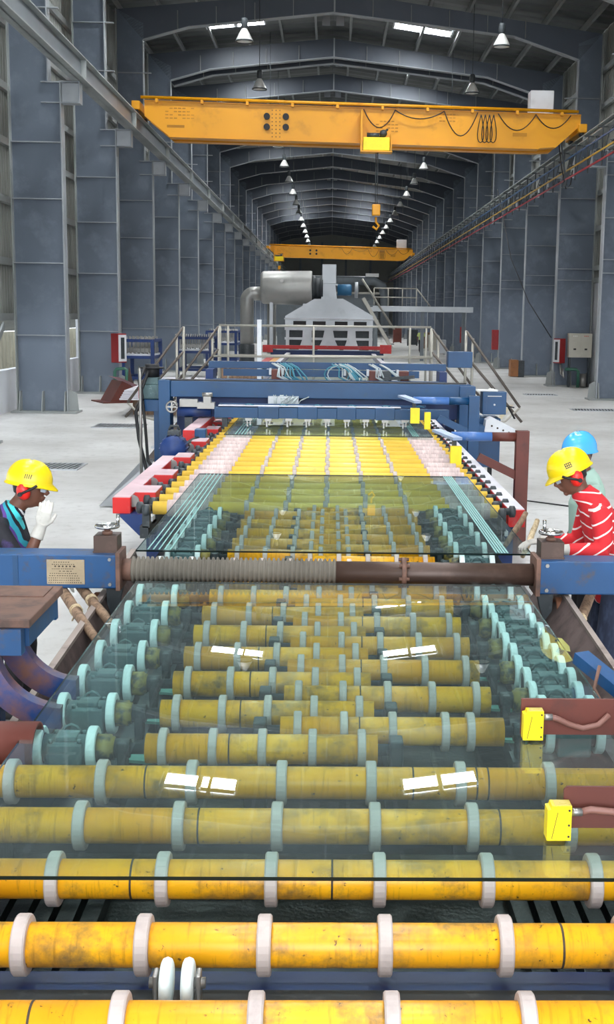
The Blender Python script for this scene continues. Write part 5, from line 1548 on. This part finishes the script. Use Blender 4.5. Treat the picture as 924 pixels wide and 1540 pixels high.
M_JERSEY = stripe_material('jersey_striped', [(0.0, srgb(74, 208, 214)), (0.16, srgb(24, 28, 44)), (0.24, srgb(226, 228, 230)), (0.30, srgb(24, 28, 44)), (0.37, srgb(226, 228, 230)), (0.43, srgb(20, 22, 34)),
                                                 (0.52, srgb(150, 152, 160)), (0.60, srgb(20, 22, 34)), (0.72, srgb(84, 56, 130)), (0.82, srgb(40, 150, 170)), (0.92, srgb(20, 22, 34))], 6.2, (0.85, 0.1, 0.45), wob=0.05)
M_JERSEY_SLEEVE = worn('jersey_black', srgb(24, 24, 34), srgb(60, 44, 96), rough=0.7, scale=6, lo=0.6, hi=0.7)

def fuse(m, name, mat, parent, voxel=0.007, smooth=4):
    """merge overlapping lofts into one continuous skin"""
    me = m.mesh(name + '_tmp', mat)
    o = bpy.data.objects.new(name + '_tmp', me)
    COL.objects.link(o)
    md = o.modifiers.new('remesh', 'REMESH')
    md.mode = 'VOXEL'
    md.voxel_size = voxel
    md.use_smooth_shade = True
    sm = o.modifiers.new('smooth', 'SMOOTH')
    sm.factor = 0.5
    sm.iterations = smooth
    dg = bpy.context.evaluated_depsgraph_get()
    out = bpy.data.meshes.new_from_object(o.evaluated_get(dg))
    out.name = name
    bpy.data.objects.remove(o)
    bpy.data.meshes.remove(me)
    out.materials.clear()
    out.materials.append(mat)
    for p in out.polygons:
        p.use_smooth = True
    return link(name, out, parent)

def loft(m, pts, rad, side=(0, 1, 0), n=18):
    pts = [Vector(p) for p in pts]
    rings = []
    for k, p in enumerate(pts):
        t = (pts[min(k + 1, len(pts) - 1)] - pts[max(k - 1, 0)]).normalized()
        s = Vector(side)
        s = (s - t * s.dot(t)).normalized()
        u = s.cross(t)
        a, b = rad[k] if isinstance(rad[k], tuple) else (rad[k], rad[k])
        rings.append([m.bm.verts.new(p + s * a * math.cos(2 * PI * i / n) + u * b * math.sin(2 * PI * i / n)) for i in range(n)])
    for A, B in zip(rings[:-1], rings[1:]):
        for i in range(n):
            j = (i + 1) % n
            m.bm.faces.new((A[i], A[j], B[j], B[i]))
    m.bm.faces.new(rings[0][::-1])
    m.bm.faces.new(rings[-1])

def hand(m, wrist, fwd, normal, thumb_side, curl=0.35, k=1.0):
    """palm, four unequal bent fingers and a thumb leaving the side of the palm"""
    w, f, nrm = Vector(wrist), Vector(fwd).normalized(), Vector(normal)
    nrm = (nrm - f * nrm.dot(f)).normalized()
    sd = f.cross(nrm).normalized() * thumb_side
    loft(m, [w - f * 0.02, w + f * 0.01, w + f * 0.045 * k, w + f * 0.092 * k], [(0.027, 0.022), (0.031, 0.02), (0.043 * k, 0.018), (0.041 * k, 0.015)], side=sd)
    for i, (off, ln) in enumerate(((0.031, 0.072), (0.011, 0.08), (-0.010, 0.074), (-0.030, 0.058))):
        p = w + f * 0.086 * k + sd * off * k
        d = (f + sd * off * 1.2).normalized()
        pts, ang = [p - d * 0.015, p], 0.0
        for sgm in (0.42, 0.33, 0.25):
            ang += curl * (0.9 + 0.15 * i)
            dd = d * math.cos(ang) + nrm * math.sin(ang)
            p = p + dd * ln * sgm * k
            pts.append(p)
        loft(m, pts, [0.0092 * k, 0.0098 * k, 0.0092 * k, 0.0085 * k, 0.007 * k], side=sd, n=10)
    p = w + f * 0.025 * k + sd * 0.03 * k
    d1 = (f * 0.75 + sd * 0.75 + nrm * 0.25).normalized()
    d2 = (f * 0.95 + sd * 0.35 + nrm * 0.35).normalized()
    loft(m, [p - d1 * 0.015, p + d1 * 0.03 * k, p + d1 * 0.03 * k + d2 * 0.03 * k, p + d1 * 0.03 * k + d2 * 0.052 * k], [0.013 * k, 0.0125 * k, 0.011 * k, 0.008 * k], side=nrm, n=10)

def person(label, base, d, S):
    """S: joint positions as (forward, lateral, height) from the feet point; d = +1 faces +x, -1 faces -x"""
    t = thing('person', label, 'person', base)
    def P(q):
        return Vector((d * q[0], q[1], q[2]))
    hc, pit = S['head'], S.get('pitch', 0.0)
    yaw = S.get('yaw', 0.0)
    def H(f, l, u):
        f2 = f * math.cos(pit) + u * math.sin(pit)
        u2 = -f * math.sin(pit) + u * math.cos(pit)
        f3 = f2 * math.cos(yaw) - l * math.sin(yaw)
        l3 = f2 * math.sin(yaw) + l * math.cos(yaw)
        return P((hc[0] + f3, hc[1] + l3, hc[2] + u2))
    hip, ch, sh, nk = S['hip'], S['chest'], S['shoulder'], S['neck']
    vox = S.get('voxel', 0.007)
    # ---- skin
    m = MB()
    loft(m, [P((hip[0], hip[1], hip[2] - 0.08)), P(hip), P(((hip[0] + ch[0]) / 2, 0, (hip[2] + ch[2]) / 2)), P(ch), P(sh), P(nk)],
         [(0.13, 0.09), (0.15, 0.105), (0.13, 0.09), (0.155, 0.10), (0.13, 0.075), (0.055, 0.055)])
    loft(m, [P((sh[0], sh[1], sh[2] - 0.02)), P(nk), H(-0.02, 0, -0.06), H(-0.01, 0, 0.0)], [(0.09, 0.07), (0.056, 0.056), (0.053, 0.056), (0.05, 0.06)])
    # head: skull, jaw, brow, nose, lips, chin, ears
    sd = (H(0, 1, 0) - H(0, 0, 0))
    loft(m, [H(-0.01, 0, 0.13), H(-0.01, 0, 0.115), H(-0.008, 0, 0.08), H(-0.004, 0, 0.03), H(0.004, 0, -0.02), H(0.012, 0, -0.06), H(0.03, 0, -0.095), H(0.04, 0, -0.118)],
         [(0.02, 0.03), (0.05, 0.06), (0.072, 0.088), (0.076, 0.096), (0.073, 0.094), (0.064, 0.083), (0.046, 0.06), (0.022, 0.03)], side=sd)
    loft(m, [H(0.085, 0, 0.03), H(0.094, 0, 0.035), H(0.085, 0, 0.05)], [(0.05, 0.012), (0.05, 0.014), (0.045, 0.01)], side=sd)
    loft(m, [H(0.085, 0, 0.02), H(0.1, 0, 0.0), H(0.115, 0, -0.022), H(0.1, 0, -0.034)], [0.008, 0.011, 0.016, 0.014], side=sd, n=10)
    loft(m, [H(0.08, 0, -0.05), H(0.099, 0, -0.054), H(0.082, 0, -0.062)], [(0.024, 0.006), (0.02, 0.006), (0.024, 0.006)], side=sd, n=10)
    loft(m, [H(0.08, 0, -0.064), H(0.095, 0, -0.068), H(0.08, 0, -0.075)], [(0.022, 0.006), (0.018, 0.007), (0.02, 0.006)], side=sd, n=10)
    loft(m, [H(0.06, 0, -0.1), H(0.082, 0, -0.1), H(0.07, 0, -0.112)], [(0.022, 0.014), (0.02, 0.012), (0.018, 0.01)], side=sd, n=10)
    for s in (-1, 1):
        loft(m, [H(-0.012, s * 0.07, 0.0), H(-0.02, s * 0.084, 0.002), H(-0.022, s * 0.09, 0.004)], [(0.028, 0.014), (0.032, 0.016), (0.028, 0.012)], side=H(0, 0, 1) - H(0, 0, 0), n=12)
    for A in S['arms']:
        a, e, w = P(A['sh']), P(A['el']), P(A['wr'])
        loft(m, [P((sh[0], sh[1] + 0.3 * (A['sh'][1] - sh[1]), sh[2] - 0.02)), a, a.lerp(e, 0.35), a.lerp(e, 0.8), e, e.lerp(w, 0.25), e.lerp(w, 0.7), w],
             [0.05, 0.052, 0.047, 0.04, 0.039, 0.041, 0.033, 0.027], side=(0.3, 1, 0.2), n=14)
        if not A.get('glove'):
            hand(m, w, P(A['hd']), P(A['pn']), A.get('ts', 1), A.get('curl', 0.35))
    for L in S['legs']:
        h, k, a = P(L[0]), P(L[1]), P(L[2])
        loft(m, [P((hip[0], L[0][1] * 0.8, hip[2])), h.lerp(k, 0.1), h.lerp(k, 0.6), k, k.lerp(a, 0.3), k.lerp(a, 0.8), a, a + Vector((0, 0, -0.05))], [0.08, 0.082, 0.062, 0.05, 0.052, 0.036, 0.034, 0.034], n=14)
    fuse(m, 'body', M_SKIN, t, vox)
    # ---- shirt
    m = MB()
    loft(m, [P((hip[0] - 0.005, hip[1], hip[2] - S.get('hem', 0.06))), P(hip), P(((hip[0] + ch[0]) / 2, 0, (hip[2] + ch[2]) / 2)), P(ch), P((sh[0], sh[1], sh[2] - 0.02)), P((sh[0] * 0.6 + nk[0] * 0.4, sh[1], sh[2] + 0.03)), P((nk[0] - 0.01, nk[1], nk[2] - 0.005))],
         [(0.175, 0.125), (0.178, 0.13), (0.172, 0.125), (0.186, 0.128), (0.165, 0.1), (0.105, 0.083), (0.07, 0.07)])
    loft(m, [P((nk[0] - 0.02, 0, nk[2] - 0.035)), P((nk[0] - 0.008, 0, nk[2] + 0.005)), P((nk[0] + 0.0, 0, nk[2] + 0.022))], [(0.078, 0.075), (0.07, 0.07), (0.066, 0.068)])
    sl = MB() if S.get('sleeve_mat') else m
    for A in S['arms']:
        a, e, w = P(A['sh']), P(A['el']), P(A['wr'])
        if A.get('long'):
            pts = [P((sh[0], sh[1] + 0.35 * (A['sh'][1] - sh[1]), sh[2] - 0.03)), a, a.lerp(e, 0.4), a.lerp(e, 0.85), e, e.lerp(w, 0.3), e.lerp(w, 0.75), e.lerp(w, 0.93)]
            rr = [0.07, 0.072, 0.064, 0.057, 0.056, 0.055, 0.045, 0.041]
        else:
            pts = [P((sh[0], sh[1] + 0.35 * (A['sh'][1] - sh[1]), sh[2] - 0.03)), a, a.lerp(e, 0.4), a.lerp(e, 0.8)]
            rr = [0.07, 0.07, 0.066, 0.064]
        loft(sl, pts, rr, side=(0.3, 1, 0.2), n=16)
    shirt = fuse(m, 'shirt', S['shirt'], t, vox)
    if S.get('sleeve_mat'):
        fuse(sl, 'sleeves', S['sleeve_mat'], t, vox)
    # ---- trousers and shoes
    m = MB()
    loft(m, [P((hip[0], 0, hip[2] + 0.05)), P(hip), P((hip[0], 0, hip[2] - 0.1)), P((hip[0], 0, hip[2] - 0.16))], [(0.162, 0.115), (0.165, 0.12), (0.165, 0.12), (0.12, 0.09)])
    for L in S['legs']:
        h, k, a = P(L[0]), P(L[1]), P(L[2])
        loft(m, [P((hip[0], L[0][1] * 0.8, hip[2] - 0.02)), h, h.lerp(k, 0.5), k, k.lerp(a, 0.4), a.lerp(k, 0.05)], [(0.09, 0.11), (0.095, 0.105), 0.083, 0.07, 0.066, 0.06], n=16)
    fuse(m, 'trousers', S['trousers'], t, vox)
    for L in S['legs']:
        a = P(L[2])
        sm = MB()
        f = Vector((d, 0, 0))
        loft(sm, [a + Vector((0, 0, -0.05)) - f * 0.06, a + Vector((0, 0, -0.045)), a + Vector((0, 0, -0.05)) + f * 0.09, a + Vector((0, 0, -0.062)) + f * 0.17], [(0.035, 0.03), (0.042, 0.04), (0.045, 0.034), (0.03, 0.02)])
        fuse(sm, 'shoe', M_BLACK, t, 0.008, 2)
    # ---- gloves
    for A in S['arms']:
        if A.get('glove'):
            g = MB()
            e, w = P(A['el']), P(A['wr'])
            loft(g, [e.lerp(w, A.get('cuff', 0.8)), e.lerp(w, 0.9), w, w + P(A['hd']).normalized() * 0.02], [0.041, 0.038, 0.034, 0.034], n=14)
            hand(g, w, P(A['hd']), P(A['pn']), A.get('ts', 1), A.get('curl', 0.35), 1.08)
            fuse(g, 'glove', M_GLOVE, t, 0.0045, 3)
    # ---- hair, eyes, glasses
    if S.get('simple'):
        hr = MB()
        hr.sphere(H(-0.015, 0, 0.05), 0.1, 16, 10, (0.98, 0.84, 0.95))
        hr.build('hair', M_HAIR, t)
        return t
    hr = MB()
    loft(hr, [H(-0.035, 0, 0.10), H(-0.035, 0, 0.05), H(-0.04, 0, 0.0), H(-0.045, 0, -0.045)], [(0.07, 0.07), (0.08, 0.075), (0.077, 0.066), (0.06, 0.05)], side=sd)
    fuse(hr, 'hair', M_HAIR, t, 0.008, 2)
    ey = MB()
    for s in (-1, 1):
        ey.sphere(H(0.078, s * 0.031, 0.012), 0.0125, 12, 8)
    ey.build('eyes', M_PAPER, t)
    if S.get('glasses'):
        gl = MB()
        for s in (-1, 1):
            loft(gl, [H(0.108, s * 0.012, 0.012), H(0.106, s * 0.04, 0.012), H(0.085, s * 0.07, 0.012)], [(0.024, 0.003), (0.027, 0.003), (0.02, 0.003)], side=H(0, 0, 1) - H(0, 0, 0), n=12)
        gl.build('safety_glasses', M_LENS, t)
        gf = MB()
        for s in (-1, 1):
            gf.bar(H(0.09, s * 0.073, 0.026), H(-0.01, s * 0.08, 0.02), 0.004, 0.009)
        gf.build('glasses_temple', M_BLACK, t)
    # ---- helmet
    hm = MB()
    rows = []
    n = 40
    ax, ay, az, zc = 0.142, 0.113, 0.125, 0.045
    K = 12
    for i in range(K + 1):
        th = (PI / 2) * (1 - i / K)
        row = []
        for j in range(n):
            a = 2 * PI * j / n
            rad = max(math.cos(th) ** 0.82, 0.004)
            f, l = ax * rad * math.cos(a), ay * rad * math.sin(a)
            u = zc + az * math.sin(th)
            if abs(l) < 0.02 and i > 0:
                u += 0.006 * math.sin(th)
            row.append(hm.bm.verts.new(H(f - 0.005, l, u)))
        rows.append(row)
    for ex, du in ((1.0, -0.012), (1.07, -0.02), (1.075, -0.026), (1.0, -0.02), (0.97, 0.01)):
        row = []
        for j in range(n):
            a = 2 * PI * j / n
            vis = max(0.0, math.cos(a)) ** 4
            e2 = ex + (0.20 * vis if 1.02 < ex else 0)
            row.append(hm.bm.verts.new(H(ax * e2 * math.cos(a) - 0.005, ay * ex * math.sin(a), zc + du - (0.022 * vis if 1.02 < ex else 0))))
        rows.append(row)
    for A, B in zip(rows[:-1], rows[1:]):
        for j in range(n):
            q = (j + 1) % n
            fc = hm.bm.faces.new((A[j], A[q], B[q], B[j]))
            fc.smooth = True
    hm.bm.faces.new(rows[0])
    helmet = hm.build('helmet', S['helmet'], t)
    if S.get('logo'):
        lg_ = MB()
        for i in range(4):
            f0 = -0.012 + i * 0.012
            yy = -ay * math.sqrt(max(0.0, 1 - (f0 / ax) ** 2)) * (math.cos(math.asin(0.30)) ** 0.82)
            lg_.bar(H(f0, yy - 0.0015, zc + 0.025), H(f0 + (0.006 if S['logo'] == 'slant' else 0.003), yy * 0.955 - 0.0015, zc + 0.053), 0.004, 0.006, (0, 1, 0))
        if S['logo'] == 'box':
            for u in (0.025, 0.039, 0.053):
                k_ = math.cos(math.asin(u / az)) ** 0.82
                lg_.bar(H(-0.014, -ay * k_ - 0.0015, zc + u), H(0.03, -ay * k_ * 0.985 - 0.0015, zc + u), 0.004, 0.004, (0, 1, 0))
        lg_.build('emblem', M_INK, helmet)
    if S.get('muffs'):
        for s in (-1, 1):
            mf = MB()
            c = H(-0.018, s * 0.094, -0.018)
            loft(mf, [H(-0.012, s * 0.075, -0.012), H(-0.014, s * 0.088, -0.013), H(-0.018, s * 0.112, -0.018), H(-0.02, s * 0.124, -0.02)], [(0.052, 0.036), (0.056, 0.042), (0.05, 0.036), (0.03, 0.022)], side=H(-0.35, 0, 1) - H(0, 0, 0), n=22)
            o_ = mf.build('ear_muff', M_MUFF, t)
            for f_ in o_.data.polygons:
                f_.use_smooth = True
            bd = MB()
            bd.tube([H(0.07, s * 0.116, 0.035), H(0.04, s * 0.125, 0.012), H(0.0, s * 0.13, -0.012), H(-0.025, s * 0.129, -0.03)], 0.008, 8)
            bd.cyl(H(-0.025, s * 0.124, -0.03), H(-0.025, s * 0.136, -0.03), 0.014, n=12)
            bd.build('muff_arm', M_BLACK, t)
    return t

# left worker, facing the line, right hand raised to his glasses
person('worker in yellow helmet, red ear muffs and striped teal jersey raising a white-gloved hand', (-2.0, 7.5, 0.0), 1, dict(
    hip=(0.02, 0, 0.84), chest=(-0.01, 0, 1.14), shoulder=(-0.02, 0, 1.28), neck=(0.045, 0, 1.345), head=(0.135, 0, 1.475), pitch=0.12,
    arms=[dict(sh=(-0.02, -0.19, 1.235), el=(0.145, -0.26, 1.0), wr=(0.245, -0.2, 1.26), hd=(0.05, 0.03, 0.2), pn=(-0.3, 0.9, 0), ts=-1, curl=0.25, glove=True, cuff=0.74),
          dict(sh=(-0.02, 0.19, 1.235), el=(0.05, 0.25, 0.95), wr=(0.22, 0.16, 0.86), hd=(0.2, 0, -0.05), pn=(0, 0, -1), ts=-1, glove=True)],
    legs=[((0.02, -0.09, 0.80), (0.05, -0.10, 0.44), (0.0, -0.11, 0.09)), ((0.02, 0.09, 0.80), (0.06, 0.10, 0.44), (0.03, 0.11, 0.09))],
    shirt=M_JERSEY, sleeve_mat=M_JERSEY_SLEEVE, trousers=M_TROUSER, helmet=M_HELMET_Y, glasses=True, muffs=True, logo='slant', hem=0.12))
# right worker, bent over the line in a red striped shirt
person('worker in yellow helmet and red white-striped shirt bending over right crossbar', (1.81, 7.6, 0.0), -1, dict(
    hip=(-0.04, 0, 0.90), chest=(0.05, 0, 1.21), shoulder=(0.12, 0, 1.40), neck=(0.205, 0, 1.47), head=(0.275, 0, 1.58), pitch=0.42,
    arms=[dict(sh=(0.11, -0.19, 1.345), el=(0.10, -0.27, 1.135), wr=(0.345, -0.28, 1.15), hd=(0.2, 0.02, -0.03), pn=(0, 0, -1), ts=1, curl=0.3, glove=True, long=True, cuff=0.9),
          dict(sh=(0.11, 0.19, 1.345), el=(0.16, 0.25, 1.10), wr=(0.40, 0.2, 1.12), hd=(0.2, -0.02, -0.03), pn=(0, 0, -1), ts=-1, curl=0.3, glove=True, long=True, cuff=0.9)],
    legs=[((-0.04, -0.09, 0.85), (0.03, -0.10, 0.47), (-0.04, -0.11, 0.09)), ((-0.04, 0.09, 0.85), (0.05, 0.10, 0.47), (0.02, 0.12, 0.09))],
    shirt=M_SHIRT_RED, sleeve_mat=M_SLEEVE_RED, trousers=M_JEANS, helmet=M_HELMET_Y, glasses=True, muffs=True, logo='box', hem=0.14))
# the man in the blue helmet behind him
person('worker in blue helmet and sage green shirt behind the red-shirted man', (1.93, 8.75, 0.0), -1, dict(
    hip=(0.03, 0, 0.94), chest=(0.04, 0, 1.22), shoulder=(0.02, 0, 1.38), neck=(0.06, 0, 1.44), head=(0.11, 0, 1.58), pitch=0.05, yaw=-0.6,
    arms=[dict(sh=(0.02, -0.2, 1.34), el=(-0.02, -0.27, 1.08), wr=(0.14, -0.26, 0.92), hd=(0.12, 0, -0.16), pn=(0.3, 1, 0), ts=1),
          dict(sh=(0.02, 0.2, 1.34), el=(0.0, 0.27, 1.08), wr=(0.12, 0.22, 0.92), hd=(0.12, 0, -0.16), pn=(0.3, -1, 0), ts=-1)],
    legs=[((0.0, -0.09, 0.9), (0.03, -0.10, 0.49), (0.0, -0.11, 0.09)), ((0.0, 0.09, 0.9), (0.03, 0.10, 0.49), (0.0, 0.11, 0.09))],
    shirt=M_SAGE, trousers=M_TROUSER, helmet=M_HELMET_B, hem=0.1))
# distant man walking towards the camera
person('distant man in lime top and dark trousers standing in the right aisle', (6.5, 88.0, 0.0), -1, dict(
    hip=(0, 0, 0.92), chest=(0.0, 0, 1.22), shoulder=(0.0, 0, 1.38), neck=(0.0, 0, 1.45), head=(0.02, 0, 1.60), voxel=0.014,
    arms=[dict(sh=(0, -0.2, 1.34), el=(0.0, -0.26, 1.08), wr=(0.06, -0.25, 0.86), hd=(0.03, 0, -0.2), pn=(0, 1, 0), ts=1),
          dict(sh=(0, 0.2, 1.34), el=(0.0, 0.26, 1.08), wr=(0.06, 0.25, 0.86), hd=(0.03, 0, -0.2), pn=(0, -1, 0), ts=-1)],
    legs=[((0, -0.09, 0.88), (0.02, -0.10, 0.48), (-0.05, -0.1, 0.09)), ((0, 0.09, 0.88), (0.04, 0.10, 0.48), (0.06, 0.1, 0.09))],
    shirt=M_VEST, trousers=M_TROUSER, helmet=None, simple=True)).rotation_euler = (0, 0, PI / 2)
